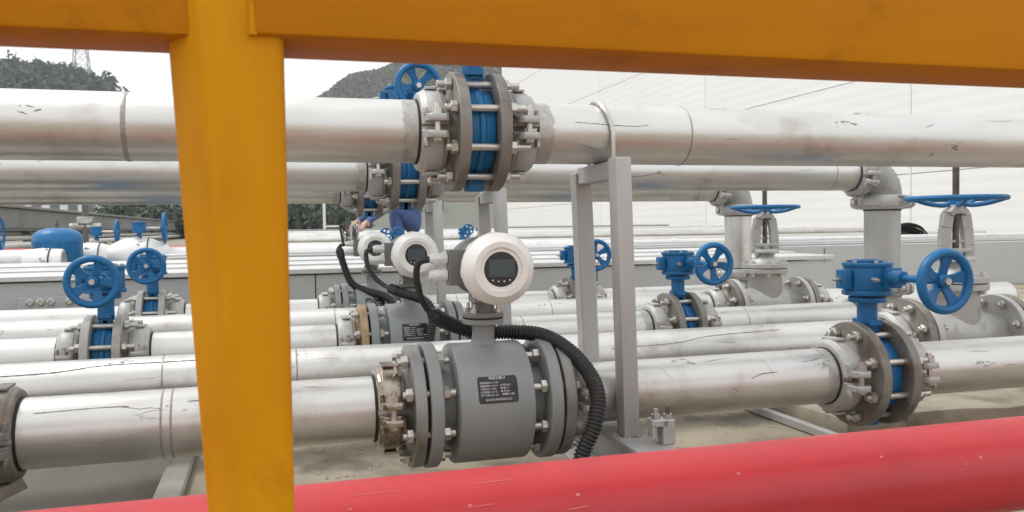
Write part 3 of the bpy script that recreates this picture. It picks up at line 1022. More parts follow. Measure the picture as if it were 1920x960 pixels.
# ------------------------------------------------------------------ gate valves
def gate_proto():
    t = thing('gate_valve', '', 'valve', (0, 0, 0))
    mb = MB()
    mb.lathe((0, 0, 0), (1, 0, 0), [(-.148, .045), (-.148, .058), (-.11, .058), (-.085, .062), (-.06, .073), (.06, .073), (.085, .062), (.11, .058), (.148, .058), (.148, .045)], 36, closed=True)
    mb.lathe((0, 0, -.072), (0, 0, 1), [(0, 0), (0, .04), (.012, .058), (.04, .066), (.19, .062), (.20, .066), (.205, .066)], 36)
    mb.build('valve_body', 'cast_light', t)
    for sx in (-1, 1):
        MB().ring((0, 0, 0), (1, 0, 0), .05, .109, min(sx * .132, sx * .151), max(sx * .132, sx * .151), 48, .0015).build('end_flange', 'cast_light', t)
        MB().ring((0, 0, 0), (1, 0, 0), .05, .09, min(sx * .1515, sx * .1555), max(sx * .1515, sx * .1555), 36, .0004).build('gasket', 'gasket', t)
        link('adapter_flange', FL_R if sx > 0 else FL_L, t, (sx * .156, 0, 0))
        MB().cyl((sx * .18, 0, 0), (sx * .222, 0, 0), .0565, 32).build('stub', 'cast', t)
        studs(t, *((.106, .20) if sx > 0 else (-.20, -.106)), ((.124, .184) if sx > 0 else (-.184, -.124)), jitter=.004)
    for z0, mm in ((.128, 'flange_light'), (.148, 'cast_light')):
        MB().ring((0, 0, 0), (0, 0, 1), .03, .084, z0, z0 + .017, 44, .0015).build('bonnet_flange', mm, t)
    MB().ring((0, 0, 0), (0, 0, 1), .03, .080, .1455, .1475, 40, .0003).build('gasket', 'gasket', t)
    for i in range(8):
        a = R_(22.5 + 45 * i)
        c = (.073 * math.cos(a), .073 * math.sin(a))
        b = MB().cyl((*c, .116), (*c, .176), .005, 10).build('bonnet_bolt', 'bolt', t)
        MB().cyl((*c, .1655), (*c, .174), .0092, 6).build('nut', 'bolt', b)
        MB().cyl((*c, .119), (*c, .1275), .0092, 6).build('nut', 'bolt', b)
    MB().lathe((0, 0, .1655), (0, 0, 1), [(0, .060), (.010, .056), (.026, .034), (.040, .028), (.046, .028), (.046, 0)], 32).build('bonnet', 'cast_light', t)
    gl = MB().box((0, 0, .236), (.094, .03, .013))
    gl.cyl((0, 0, .205), (0, 0, .238), .017, 18)
    gl.build('gland_plate', 'cast_light', t, bevel=.003)
    for sx in (-1, 1):
        b = MB().cyl((sx * .037, 0, .19), (sx * .037, 0, .258), .0048, 10).build('gland_bolt', 'bolt', t)
        MB().cyl((sx * .037, 0, .243), (sx * .037, 0, .252), .009, 6).build('nut', 'bolt', b)
        MB().cyl((sx * .037, 0, .196), (sx * .037, 0, .205), .009, 6).build('nut', 'bolt', b)
    yk = MB()
    for sx in (-1, 1):
        pth = [(sx * .044, 0, .212), (sx * .041, 0, .25), (sx * .036, 0, .30), (sx * .028, 0, .338), (sx * .012, 0, .352)]
        for a, b in zip(pth, pth[1:]):
            yk.bar(a, b, .034, .017)
    yk.cyl((0, 0, .338), (0, 0, .364), .021, 20, c=.002)
    yk.box((0, 0, .262), (.075, .012, .008))
    yk.lathe((0, 0, .206), (0, 0, 1), [(0, .03), (0, .052), (.010, .052), (.014, .046), (.014, .03)], 28)
    yk.build('yoke', 'cast_light', t, bevel=.002)
    P = [(0, 0, .2 + .0025 * i) for i in range(116)]
    MB().tube(P, [.0098 if (i // 1) % 2 else .0084 for i in range(116)], 12).build('threaded_stem', 'thread', t, angle=80)
    hw = MB()
    Rw, tr = .132, .0085
    prof = [(tr * .9 * math.sin(a), Rw - tr + tr * math.cos(a)) for a in [2 * PI * i / 10 for i in range(10)]]
    hw.lathe((0, 0, .381), (0, 0, 1), prof, 56, closed=True)
    for i in range(5):
        a = 2 * PI * i / 5 + .4
        pts = [(rr * math.cos(a), rr * math.sin(a), zz) for rr, zz in ((.012, .368), (.04, .362), (.08, .367), (.126, .381))]
        hw.tube(spline(pts, 4), .0065, 8)
    hw.cyl((0, 0, .357), (0, 0, .378), .02, 20, c=.002)
    hw.build('handwheel', 'blue', t)
    return t


GV = gate_proto()
GV.location = (XG, PLAINY[0], ZP)
GV['label'] = 'large cast gate valve with flat blue handwheel at the right frame edge'
GV['group'] = 'gate valves with rising stems'
GV2 = dup(GV, (XG, PLAINY[1], ZP), 'smaller-looking gate valve with flat handwheel behind the blue valve wheel', 'gate valves with rising stems')


# ------------------------------------------------------------------ pipe stands
def post_tube(h, w, d, lean=0.0):
    mb = MB()
    mb.add([(-w / 2 + lean, -d / 2, 0), (w / 2 + lean, -d / 2, 0), (w / 2 + lean, d / 2, 0), (-w / 2 + lean, d / 2, 0), (-w / 2, -d / 2, h), (w / 2, -d / 2, h), (w / 2, d / 2, h), (-w / 2, d / 2, h)],
           [(3, 2, 1, 0), (4, 5, 6, 7), (0, 1, 5, 4), (1, 2, 6, 5), (2, 3, 7, 6), (3, 0, 4, 7)])
    return mb


ZB = H - 0.3855                          # top of the support beam
def make_stand(k):
    y, zt = UPY[k], UPZ[k] - r
    t = thing('pipe_stand', f'silver steel two-post stand carrying the {NEAR[k]} raised pipe', 'pipe stand', (XS, y, ZB), 'two-post pipe stands')
    h = zt - ZB
    post_tube(h + .004, .031, .037, .013).build('post', 'post', t, loc=(-.005, -.112, 0), bevel=.003, segs=2)
    # rear post: an angle section open towards the pipe
    poly = [(-.017, .017), (-.017, -.017), (.017, -.017), (.017, -.012), (-.012, -.012), (-.012, .017)]
    am = MB()
    L = 0.018
    vs = [(x + L, yy, 0) for x, yy in poly] + [(x, yy, h - .012) for x, yy in poly]
    n = len(poly)
    am.add(vs, [tuple(range(n - 1, -1, -1)), tuple(range(n, 2 * n))] + [(i, (i + 1) % n, n + (i + 1) % n, n + i) for i in range(n)])
    am.build('post', 'post', t, loc=(-.003, .092, 0), bevel=.0012)
    MB().box((0, -.006, h - .018), (.030, .174, .034)).build('cross_bar', 'post', t, bevel=.002)
    for yy in (-.112, .092):
        wb = MB()
        g = random.Random(int(yy * 1000) + k)
        for i in range(14):
            a = 2 * PI * i / 14
            px, py = .021 * math.copysign(abs(math.cos(a)) ** .5, math.cos(a)), .022 * math.copysign(abs(math.sin(a)) ** .5, math.sin(a))
            wb.lathe((px + .008, yy + py, -.001), (0, 0, 1), [(0, .006), (.003, .005), (.0045 * g.uniform(.6, 1.2), 0)], 7)
        wb.build('weld_bead', 'weld', t)
    # U-bolt strap over the pipe
    pts = [(0.004, -(r + .005), -r - .03), (0.004, -(r + .005), -.01)]
    for i in range(13):
        a = PI * i / 12
        pts.append((0.004 - .012 * math.sin(a), -(r + .005) * math.cos(a), (r + .005) * math.sin(a)))
    pts += [(0.004, r + .005, -.01), (0.004, r + .005, -r - .03)]
    MB().tube([(a, b, c + h + r) for a, b, c in pts], .0048, 10).build('u_bolt', 'bolt', t)
    return t


for k in range(3):
    make_stand(k)
sb = thing('support_beam', 'grey steel channel under all the lower pipes at the stand posts', 'beam', (XS, 2.1, 0))
bm_ = MB()
bm_.box((0.012, 0, ZB - .004), (.075, 3.0, .008))
bm_.box((.040, 0, (ZB - .008) / 2), (.006, 3.0, ZB - .0085))
bm_.box((0.012, 0, .004), (.075, 3.0, .007))
bm_.build('channel', 'post', sb, bevel=.001)
# bolted clamp on the beam in front of the stand
cl = thing('beam_clamp', 'small bolted steel clamp on the beam end beside the front post', 'clamp', (XS + .036, 1.345, ZB), None, R_(-6))
MB().box((0.012, 0, .022), (.022, .03, .044)).box((-.004, 0, .0385), (.03, .03, .012)).box((-.0155, 0, .0225), (.006, .028, .022)).build('clamp_body', 'cast_light', cl, bevel=.0015)
for x_, hh in ((-.008, .062), (.014, .066)):
    b = MB().cyl((x_, 0, .012), (x_, 0, hh), .0042, 10).build('clamp_bolt', 'thread' if x_ > 0 else 'bolt', cl)
    MB().cyl((x_, 0, .0447), (x_, 0, .0525), .0085, 6).build('nut', 'bolt', b)
# strap brace below the left coupling of the nearest row
br = MB().bar((-.375, 1.46, H - .388), (-.52, 1.44, H - .452), .005, .018).build('strap_brace', 'flange', bevel=.001)
tag(br, 'short diagonal steel strap below the coupling at the left frame edge', 'brace')

# ------------------------------------------------------------------ red pipe in front
RY, RZ, RR = 0.85, H - 0.3115, 0.0575
rp = MB().lathe((-1.5, 0, 0), (1, 0, 0), [(0, RR - .004), (0, RR), (4.0, RR), (4.0, RR - .004)], 64).build('red_pipe', 'red', loc=(0, RY, RZ))
tag(rp, 'thick red painted pipe crossing the foreground at the bottom', 'pipe')
fl = MB()
g = random.Random(3)
for i in range(11):                     # chips and pale flakes in the paint
    x = g.uniform(-.3, 1.25)
    a = g.uniform(.35, 1.25)
    s_ = g.uniform(.0008, .0024)
    vs = []
    for q in range(6):
        an = q * PI / 3
        b = a + s_ * math.sin(an) * g.uniform(.5, 1.2) / RR
        vs.append((x + s_ * 1.6 * math.cos(an) * g.uniform(.6, 1.2), -(RR + .0004) * math.cos(b), (RR + .0004) * math.sin(b)))
    fl.add(vs, [tuple(range(6))])
M['chip'] = mat('paint_chip', (0.60, 0.16, 0.14), rough=0.6)
for i in range(5):                      # faint lengthwise scrapes
    x, a, L = g.uniform(-.2, 1.2), g.uniform(.3, 1.3), g.uniform(.01, .06)
    w_ = g.uniform(.0004, .001)
    vs = []
    for tq in (0, .5, 1):
        for sg in (-1, 1):
            b = a + .02 * tq + sg * w_ * (1.2 - abs(tq - .5)) / RR / 2
            vs.append((x + L * tq, -(RR + .0004) * math.cos(b), (RR + .0004) * math.sin(b)))
    fl.add(vs, [(0, 1, 3, 2), (2, 3, 5, 4)])
fl.build('paint_chips', 'chip', rp)['kind'] = 'stuff'
sd = MB().box((XS + .02, RY, (ZB + RZ - RR) / 2 + .004), (.05, .06, max(.008, RZ - RR - ZB + .012))).build('pipe_saddle', 'post', bevel=.001)
tag(sd, 'small steel saddle block under the red pipe on the beam', 'saddle')

# ------------------------------------------------------------------ orange railing
rl = thing('railing', 'orange painted steel railing, post and top beam, close to the camera', 'railing', (0, .62, 0))
zt = H + .30
def post_section(xl, xr, y0=-.035, y1=.035, ch=.022):
    return [(xl, y0 + .030), (xl + ch, y0), (xr - .004, y0), (xr, y0 + .004), (xr, y1), (xl, y1)]
pb, ptp = post_section(-.0435, .0125), post_section(-.066, .0115)
n = len(pb)
zb_, zt_ = 0.0, H + .30
# left edge drifts outwards with height
def sec_at(z):
    f = (z - (H - .19)) / .31
    return post_section(-.046 - .0165 * f, .0122)
rows = [0.0, H - .3, H, H + .15, zt_]
vs, fs = [], []
for z_ in rows:
    vs += [(x, y, z_) for x, y in sec_at(z_)]
for j in range(len(rows) - 1):
    fs += [(j * n + i, j * n + (i + 1) % n, (j + 1) * n + (i + 1) % n, (j + 1) * n + i) for i in range(n)]
fs += [tuple(range(n - 1, -1, -1)), tuple((len(rows) - 1) * n + i for i in range(n))]
MB().add(vs, fs).build('railing_post', 'orange', rl, bevel=.0025, segs=2)
zb0 = H + .1285
MB().box((.9935, .0, zb0 + .055), (2.0, .082, .11)).build('railing_beam', 'orange_beam', rl, bevel=.004, segs=2)
MB().box((-1.04, .006, zb0 + .055), (2.0, .066, .11)).build('railing_beam', 'orange_beam', rl, bevel=.004, segs=2)
wb = MB()
g = random.Random(11)
P = [(-.0072 + g.uniform(-.0004, .0004), -.0365, zb0 + .003 * i) for i in range(36)]
wb.tube(P, [.0032 * g.uniform(.85, 1.1) for _ in P], 8)
wb.build('weld_bead', 'orange', rl)


# ------------------------------------------------------------------ duct and back rows
dt = thing('sheet_duct', 'long low galvanised sheet duct behind the pipe rows', 'duct', (0, 4.0, 0))
dz = H - .197
x0, x1 = -4.0, 3.0
np_ = 5
for i in range(np_):
    a = x0 + (x1 - x0) * i / np_
    b = x0 + (x1 - x0) * (i + 1) / np_
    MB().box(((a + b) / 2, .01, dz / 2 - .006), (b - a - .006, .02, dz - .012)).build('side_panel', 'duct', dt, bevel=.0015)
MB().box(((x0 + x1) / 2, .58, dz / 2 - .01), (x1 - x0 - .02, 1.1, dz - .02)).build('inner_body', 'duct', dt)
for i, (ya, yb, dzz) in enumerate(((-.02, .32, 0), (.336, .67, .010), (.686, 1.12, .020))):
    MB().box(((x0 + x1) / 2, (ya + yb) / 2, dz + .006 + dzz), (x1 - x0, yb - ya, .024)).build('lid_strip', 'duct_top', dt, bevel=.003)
pt = MB()
pl_ = thing('junction_plate', 'grey steel plate with a row of round plugs on the duct side', 'plate', (-.88, 3.985, dz - .115))
MB().box((0, 0, 0), (.30, .012, .085)).build('plate', 'duct', pl_, bevel=.002)
for i, xx in enumerate((-.10, -.06, -.02, .05, .09)):
    q = MB().lathe((xx, -.006, .02), (0, -1, 0), [(0, .017), (.006, .016), (.008, .011), (.004, .010), (.004, 0)], 16)
    q.build('plug', 'bolt', pl_)
tr_ = thing('cable_tray', 'grey cable tray with pale rails behind the sheet duct', 'cable tray', (0, 5.25, 0))
tz = H - .166
for i in range(4):
    a = -.6 + i * 2.2
    MB().box((a + 1.1, 0, tz / 2), (2.19, .2, tz)).build('tray_side', 'duct', tr_, bevel=.002)
for yy, zz in ((.06, tz + .010), (.02, tz + .028)):
    MB().cyl((-.6, yy, zz), (8.2, yy, zz), .0085, 10).build('rail', 'duct_top', tr_)
b2 = MB().lathe((-4, 0, 0), (1, 0, 0), [(0, .02), (0, .027), (13, .027), (13, .02)], 20).build('back_pipe', 'insul', loc=(0, 6.0, H - .14))
for q in (-3, 0, 3, 6, 8.5):
    MB().box((q, 0, -.027 - (H - .167) / 2), (.04, .06, H - .167)).build('support', 'rack', b2)
tag(b2, 'thin pale pipe along the back in front of the white wall', 'pipe')
for xx in (1.93, 3.05):
    MB().lathe((xx - .03, 0, 0), (1, 0, 0), [(0, .026), (0, .034), (.06, .034), (.06, .026)], 18).build('sleeve', 'insul', b2)
bk = thing('back_kerb', 'low beige steel kerb channel in front of the white wall', 'kerb', (4.5, 6.6, 0))
MB().box((0, 0, (H - .155) / 2), (9.0, .25, H - .155)).build('kerb_body', 'rack', bk, bevel=.004)
MB().box((0, -.05, H - .151), (9.0, .14, .008)).build('dark_strip', 'gasket', bk)  # thin dark line along the kerb top
# coil of black cable lying on the kerb
co = thing('cable_coil', 'coil of black cable heaped on the back kerb beside the gate valve', 'cable coil', (5.78, 6.55, H - .147))
g = random.Random(5)
for i in range(7):
    P = []
    ra = .15 + g.uniform(-.03, .02)
    for q in range(26):
        a = 2 * PI * q / 25
        P.append((ra * math.cos(a + .2 * i) + g.uniform(-.004, .004) + .012 * (i - 3), .05 * math.sin(a) + i * .012 - .04, max(.011, .012 + (.075 - .007 * i) * (.55 + math.sin(a)))))
    MB().tube(P, .0095, 8).build('cable_loop', 'black', co)

# ------------------------------------------------------------------ insulated header with blue valves, left background
wp = MB().lathe((-7.5, 0, 0), (1, 0, 0), [(0, .06), (0, .075), (9.6, .075), (9.6, .06)], 36).build('insulated_header', 'insul', loc=(0, 5.75, H - .172))
for q in (-6.5, -4.2, -2.2, -.2, 1.6):
    MB().box((q, 0, -.075 - (H - .247) / 2), (.08, .14, H - .247)).build('support', 'rack', wp)
tag(wp, 'white jacketed header pipe behind the duct on the left', 'pipe')


def jacket(x, y, z, R, L, label):
    t = MB().lathe((0, 0, 0), (1, 0, 0), [(-L, .074), (-L * .95, .085), (-L * .45, R * .97), (-L * .3, R), (L * .3, R), (L * .45, R * .97), (L * .95, .085), (L, .074)], 36).build('insulation_jacket', 'insul', loc=(x, y, z))
    tag(t, label, 'jacket', 'bulging valve jackets')
    MB().tube([(L * .36, -(R + .002) * math.cos(a), (R + .002) * math.sin(a)) for a in [PI * i / 16 for i in range(17)]], .004, 6).build('strap', 'black', t)
    g = random.Random(int(x * 100))
    for i in range(7):
        a = g.uniform(.2, 2.4)
        MB().cyl((g.uniform(-L * .28, L * .28), -(R - .004) * math.cos(a), (R - .004) * math.sin(a)), (g.uniform(-L * .28, L * .28), -(R + .004) * math.cos(a), (R + .004) * math.sin(a)), .006, 6).build('button_pin', 'bolt', t)
    return t


jacket(-.80, 5.75, H - .172, .135, .19, 'white bulging valve jacket under the small blue gearbox with edge-on wheel')
jacket(-1.06, 5.75, H - .172, .11, .13, 'white bulging jacket just right of the blue tank')
jacket(-1.21, 5.23, H - .172, .09, .10, 'white rounded jacket in front of the blue tank')


def side_valve(x, y, z, s, label, R=.1):
    t = thing('gear_valve', label, 'valve', (x, y, z), 'blue geared valves on the jacketed header')
    MB().cyl((0, 0, -.045 * s), (0, 0, -.01), .014 * s, 12).box((.012, 0, -.03 * s), (.006, .03, .05 * s)).build('neck', 'blue', t)
    gb_ = MB().prism([(.044 * s * math.cos(a), .04 * s * math.sin(a)) for a in [R_(22.5 + 45 * i) for i in range(8)]], -.01, .05 * s)
    gb_.prism([(.048 * s * math.cos(a), .044 * s * math.sin(a)) for a in [R_(22.5 + 45 * i) for i in range(8)]], .05 * s, .06 * s)
    gb_.build('gearbox', 'blue', t, bevel=.003)
    MB().cyl((.03 * s, 0, .02 * s), (.145 * s, 0, .02 * s), .008, 10).build('shaft', 'bolt', t)
    hw = MB()
    prof = [(.009 * math.sin(a), R - .009 + .009 * math.cos(a)) for a in [2 * PI * i / 8 for i in range(8)]]
    hw.lathe((.15 * s, 0, .02 * s), (1, 0, 0), prof, 32, closed=True)
    for i in range(5):
        a = 2 * PI * i / 5
        hw.bar((.14 * s, 0, .02 * s), (.15 * s, (R - .009) * math.cos(a), .02 * s + (R - .009) * math.sin(a)), .018, .008)
    hw.cyl((.125 * s, 0, .02 * s), (.155 * s, 0, .02 * s), .018, 12)
    hw.build('handwheel', 'blue', t, bevel=.001)
    return t


side_valve(-.79, 5.75, H + .005, 1.0, 'blue geared valve with edge-on handwheel above the white jacket')
side_valve(-1.10, 6.1, H - .010, .85, 'small blue geared valve with edge-on wheel beside the blue tank', .08)
side_valve(-1.79, 6.0, H - .018, 1.0, 'blue handwheel valve cut off by the left frame edge', .115)
tk = thing('pressure_tank', 'blue domed steel tank behind the white header', 'tank', (-1.20, 5.50, 0))
tk.scale = (.82, .82, .98)
MB().lathe((0, 0, .12), (0, 0, 1), [(0, 0), (.0, .13), (.03, .162), (.32, .165), (.325, .167), (.34, .167), (.345, .165), (.365, .160), (.385, .142), (.40, .115), (.411, .07), (.415, 0)], 44).build('vessel', 'blue', tk)
vt = MB().cyl((0, 0, .53), (0, 0, .556), .012, 10).cyl((0, 0, .555), (0, 0, .58), .007, 8).build('vent_plug', 'thread', tk)
for i in range(3):
    a = 2 * PI * i / 3 + .5
    MB().bar((.12 * math.cos(a), .12 * math.sin(a), 0), (.12 * math.cos(a), .12 * math.sin(a), .18), .03, .03).build('leg', 'blue', tk)
r2 = MB().cyl((-6, 0, 0), (0.1, 0, 0), .042, 16).build('far_red_pipe', 'red', loc=(0, 7.6, H - .160))
for q in (-5.2, -3.4, -1.9, -.3):
    MB().box((q, 0, -.042 - (H - .202) / 2), (.05, .08, H - .202)).build('support', 'rack_dark', r2)
tag(r2, 'far red pipe low behind the blue tank', 'pipe')

# far pipe rows filling the middle distance
for i, (yy, zz, rr, xa, xb, mm) in enumerate(((7.2, -.19, .05, -.2, 8.3, 'insul'), (8.2, -.16, .04, -.2, 8.3, 'pipe'), (9.8, -.12, .05, -.6, 8.4, 'pipe'), (11.5, -.10, .05, -.8, 8.4, 'insul'), (14, -.08, .06, -1.0, 8.5, 'pipe'), (17, -.06, .07, -1.4, 8.5, 'rack'))):
    o = MB().cyl((xa, 0, 0), (xb, 0, 0), rr, 16).build('distant_pipe', mm, loc=(0, yy, H + zz))
    for q in range(5):
        sx_ = xa + .5 + (xb - xa - 1) * q / 4
        hh_ = H + zz - rr
        MB().box((sx_, 0, -rr - hh_ / 2), (.06, .1, hh_)).build('support', 'rack', o)
    tag(o, ('pale distant pipe just behind the tray, first of the far rows', 'silver distant pipe, second of the far rows', 'silver distant pipe near the worker, third of the far rows', 'pale distant pipe, fourth of the far rows', 'silver distant pipe, fifth of the far rows', 'grey distant pipe, last of the far rows')[i], 'pipe', 'distant pipes')


def mini_valve(x, y, z, s, label):
    t = thing('small_valve', label, 'valve', (x, y, z), 'small blue valves in the distance')
    MB().lathe((-.02 * s, 0, -.06 * s), (1, 0, 0), [(0, .02 * s), (0, .045 * s), (.04 * s, .045 * s), (.04 * s, .02 * s)], 18).cyl((0, 0, -.03 * s), (0, 0, .02 * s), .012 * s, 8).build('body', 'blue', t)
    MB().box((0, 0, .035 * s), (.055 * s, .05 * s, .032 * s)).build('gearbox', 'blue', t, bevel=.002)
    MB().cyl((.03 * s, -.02 * s, .035 * s), (.03 * s, -.09 * s, .035 * s), .006 * s, 8).build('shaft', 'blue', t)
    w = link('handwheel', WHEEL, t, (.035 * s, -.09 * s, .035 * s))
    w.scale = (s * .85,) * 3
    return t


mini_valve(1.90, 8.45, H - .060, 1.15, 'small blue valve left of the pair above the big display head')
mini_valve(2.08, 8.45, H - .060, 1.15, 'small blue valve right of the pair above the big display head')
mini_valve(1.99, 8.9, H - .095, 1.0, 'small blue valve low between the pair above the big display head')
mini_valve(1.02, 8.1, H - .085, 1.1, 'small blue valve left of the two in front of the worker')
mini_valve(1.14, 8.1, H - .080, 1.1, 'small blue valve right of the two in front of the worker')

# silver fitting the worker is reaching for
ft = thing('valve_manifold', 'cluttered silver valve fitting under the worker\'s hand', 'fitting', (.735, 8.2, H - .12))
MB().lathe((0, 0, -.06), (0, 0, 1), [(0, .02), (0, .07), (.02, .07), (.02, .035), (.09, .03), (.09, .065), (.11, .065), (.11, .03), (.16, .028), (.16, .05), (.175, .05), (.175, 0)], 20).build('fitting_body', 'steel_fit', ft)
g = random.Random(9)
for i in range(9):
    a = 2 * PI * i / 9
    p = Vector((.06 * math.cos(a), .06 * math.sin(a), .0))
    MB().cyl(p + Vector((0, 0, -.03)), p + Vector((g.uniform(-.02, .02), 0, .14 + g.uniform(0, .07))), .009, 8).cyl(p + Vector((0, 0, .06)), p + Vector((0, 0, .08)), .017, 6).build('stud', 'bolt' if i % 2 else 'thread', ft)
for sx in (-1, 1):
    MB().tube(spline([(sx * .03, -.02, .1), (sx * .085, -.03, .16), (sx * .075, -.03, .06), (sx * .05, -.02, -.08)], 6), .011, 8).build('hose', 'black' if sx < 0 else 'steel_fit', ft)

# ------------------------------------------------------------------ worker
def worker():
    y0 = 9.0
    J = {}
    V, E, Rr, mi = [], [], [], []

    def p(name, co, rad, fro=None):
        J[name] = len(V)
        V.append(co)
        Rr.append(rad)
        if fro:
            E.append((J[fro], J[name]))
    p('pelvis', (1.47, 9.0, H + .03), (.135, .115))
    p('waist', (1.45, 9.0, H + .16), (.125, .105), 'pelvis')
    p('chest', (1.37, 9.0, H + .33), (.15, .12), 'waist')
    p('neckb', (1.30, 9.0, H + .45), (.085, .075), 'chest')
    p('neck', (1.27, 8.995, H + .50), (.052, .052), 'neckb')
    p('head', (1.235, 8.99, H + .575), (.078, .085), 'neck')
    p('crown', (1.215, 8.99, H + .655), (.07, .078), 'head')
    for s, sy in (('n', -1), ('f', 1)):
        p('hip' + s, (1.45, 9.0 + sy * .095, H + .005), (.105, .10), 'pelvis')
        p('thigh' + s, (1.345, 9.0 + sy * .12, H + .09), (.092, .088), 'hip' + s)
        p('knee' + s, (1.235 + (.03 if sy > 0 else 0), 9.0 + sy * .13, H + .155), (.072, .068), 'thigh' + s)
        p('calf' + s, (1.27 + (.03 if sy > 0 else 0), 9.0 + sy * .125, H - .02), (.066, .066), 'knee' + s)
        p('ankle' + s, (1.315 + (.03 if sy > 0 else 0), 9.0 + sy * .125, H - .21), (.05, .05), 'calf' + s)
        p('heel' + s, (1.31 + (.03 if sy > 0 else 0), 9.0 + sy * .125, H - .262), (.042, .042), 'ankle' + s)
        p('toe' + s, (1.14 + (.03 if sy > 0 else 0), 9.0 + sy * .13, H - .275), (.036, .03), 'heel' + s)
        p('shoulder' + s, (1.32, 9.0 + sy * .17, H + .40), (.066, .066), 'chest')
        if sy < 0:
            arm = [(1.21, 8.80, H + .235), (1.08, 8.68, H + .125), (.955, 8.55, H + .04)]
        else:
            arm = [(1.17, 9.17, H + .22), (1.03, 9.02, H + .13), (.90, 8.85, H + .05)]
        p('elbow' + s, arm[0], (.052, .052), 'shoulder' + s)
        p('fore' + s, arm[1], (.048, .046), 'elbow' + s)
        p('wrist' + s, arm[2], (.032, .03), 'fore' + s)
        w = Vector(arm[2])
        dirv = (w - Vector(arm[1])).normalized()
        side = Vector((0, 0, 1)).cross(dirv).normalized()
        palm = w + dirv * .06
        p('palm' + s, palm, (.034, .022), 'wrist' + s)
        for f in range(4):
            b = palm + dirv * .035 + side * (.024 - .016 * f)
            p(f'fa{s}{f}', b, (.0095, .0095), 'palm' + s)
            p(f'fb{s}{f}', b + dirv * (.03 if f in (1, 2) else .024) + Vector((0, 0, -.012)), (.009, .009), f'fa{s}{f}')
            p(f'fc{s}{f}', b + dirv * (.038 if f in (1, 2) else .03) + Vector((0, 0, -.036)), (.008, .008), f'fb{s}{f}')
        b = w + dirv * .03 + side * .03
        p(f'ta{s}', b, (.011, .011), 'palm' + s)
        p(f'tb{s}', b + dirv * .03 + side * .012 + Vector((0, 0, -.02)), (.0095, .0095), f'ta{s}')
    me = bpy.data.meshes.new('person')
    base = Vector((1.33, 9.0, H - .305))
    me.from_pydata([tuple(Vector(v) - base) for v in V], E, [])
    o = bpy.data.objects.new('person_src', me)
    COL.objects.link(o)
    md = o.modifiers.new('skin', 'SKIN')
    for i, rr in enumerate(Rr):
        me.skin_vertices[0].data[i].radius = rr
        me.skin_vertices[0].data[i].use_root = (i == 0)
    md.use_smooth_shade = True
    sb_ = o.modifiers.new('sub', 'SUBSURF')
    sb_.levels = 2
    sb_.render_levels = 2
    dg = bpy.context.evaluated_depsgraph_get()
    out = bpy.data.meshes.new_from_object(o.evaluated_get(dg))
    bpy.data.objects.remove(o)
    out.materials.clear()
    for k_ in ('coverall', 'skin', 'shoe'):
        out.materials.append(M[k_])
    wn, wf = Vector(V[J['wristn']]) - base, Vector(V[J['wristf']]) - base
    nk = Vector(V[J['neck']]) - base
    for f in out.polygons:
        f.use_smooth = True
        c = f.center
        if c.z > nk.z - .01:
            f.material_index = 1
        for w, e in ((wn, 'foren'), (wf, 'foref')):
            d = (w - (Vector(V[J[e]]) - base)).normalized()
            if (c - w).dot(d) > .02 and (c - w).length < .2:
                f.material_index = 1
        if c.z < .085 and c.x < .05:
            f.material_index = 2
    po = link('person', out, None, base)
    po.scale = (1.1, 1.1, 1.1)
    po.location.x += .035
    tag(po, 'worker in blue coveralls squatting and reaching for a silver fitting', 'person')
    hd = Vector(V[J['head']]) - base
    hl = MB().lathe(hd + Vector((-.005, 0, .045)), (-.18, 0, 1), [(0, .098), (.006, .099), (.012, .094), (.05, .088), (.085, .062), (.10, .03), (.104, 0)], 28)
    hl.box(hd + Vector((-.10, 0, .052)), (.06, .12, .008))
    hl.build('helmet', 'helmet', po)
    fc = MB()
    fx = hd.x - .078
    for sy in (-1, 1):
        fc.lathe((fx, sy * .03, hd.z + .012), (-1, 0, 0), [(-.01, .012), (0, .01), (.004, 0)], 8)
    fc.build('eyes', 'shoe', po)
    MB().lathe((fx - .004, 0, hd.z - .02), (-.4, 0, 1), [(0, .012), (.02, .008), (.045, .003)], 8).build('nose', 'skin', po)
    MB().box((fx + .004, 0, hd.z - .045), (.012, .04, .007)).build('mouth', M['chip'], po, bevel=.002)
    for sy in (-1, 1):
        MB().box((hd.x + .005, sy * .082, hd.z - .005), (.03, .012, .05)).build('ear', 'skin', po, bevel=.005)
    MB().lathe(hd + Vector((.012, 0, .0)), (0, 0, 1), [(-.04, .07), (0, .086), (.05, .09)], 20).build('hair', 'shoe', po)
    for sx, dx in ((-1, 0), (1, 0)):
        pass
    return po


worker()
pth_ = MB().box((0, 0, (H - .305) / 2), (1.2, .8, H - .305)).build('concrete_plinth', 'concrete_edge', loc=(1.42, 9.05, 0), bevel=.01)
tag(pth_, 'low concrete plinth the worker squats on', 'plinth')

# ------------------------------------------------------------------ white clad building on the right
XW = 9.0
wl = thing('white_building', 'tall white clad building wall filling the right background', 'building', (XW, 0, 0))
hgt = 1.545
yb_ = [4.0, 10.2, 16.2, 22.2, 27.6, 32.4]
zr = [0.0] + [H + .69 + hgt * i for i in range(0, 6)]
for i in range(len(yb_) - 1):
    for j in range(len(zr) - 1):
        g_ = .045 if i == 0 or i == 1 else .01
        ya, yb2 = yb_[i] + .012 + (.03 if i == 1 else 0), yb_[i + 1] - .004
        za, zb2 = zr[j] + .005, zr[j + 1] - .005
        MB().box((.02, (ya + yb2) / 2, (za + zb2) / 2), (.04, yb2 - ya, zb2 - za)).build('wall_panel', 'wall', wl, bevel=.004)
MB().box((6.045, (yb_[0] + yb_[-1]) / 2 - .01, zr[-1] / 2 - .02), (12, yb_[-1] - yb_[0] - .04, zr[-1])).build('wall_core', 'wall_far', wl)
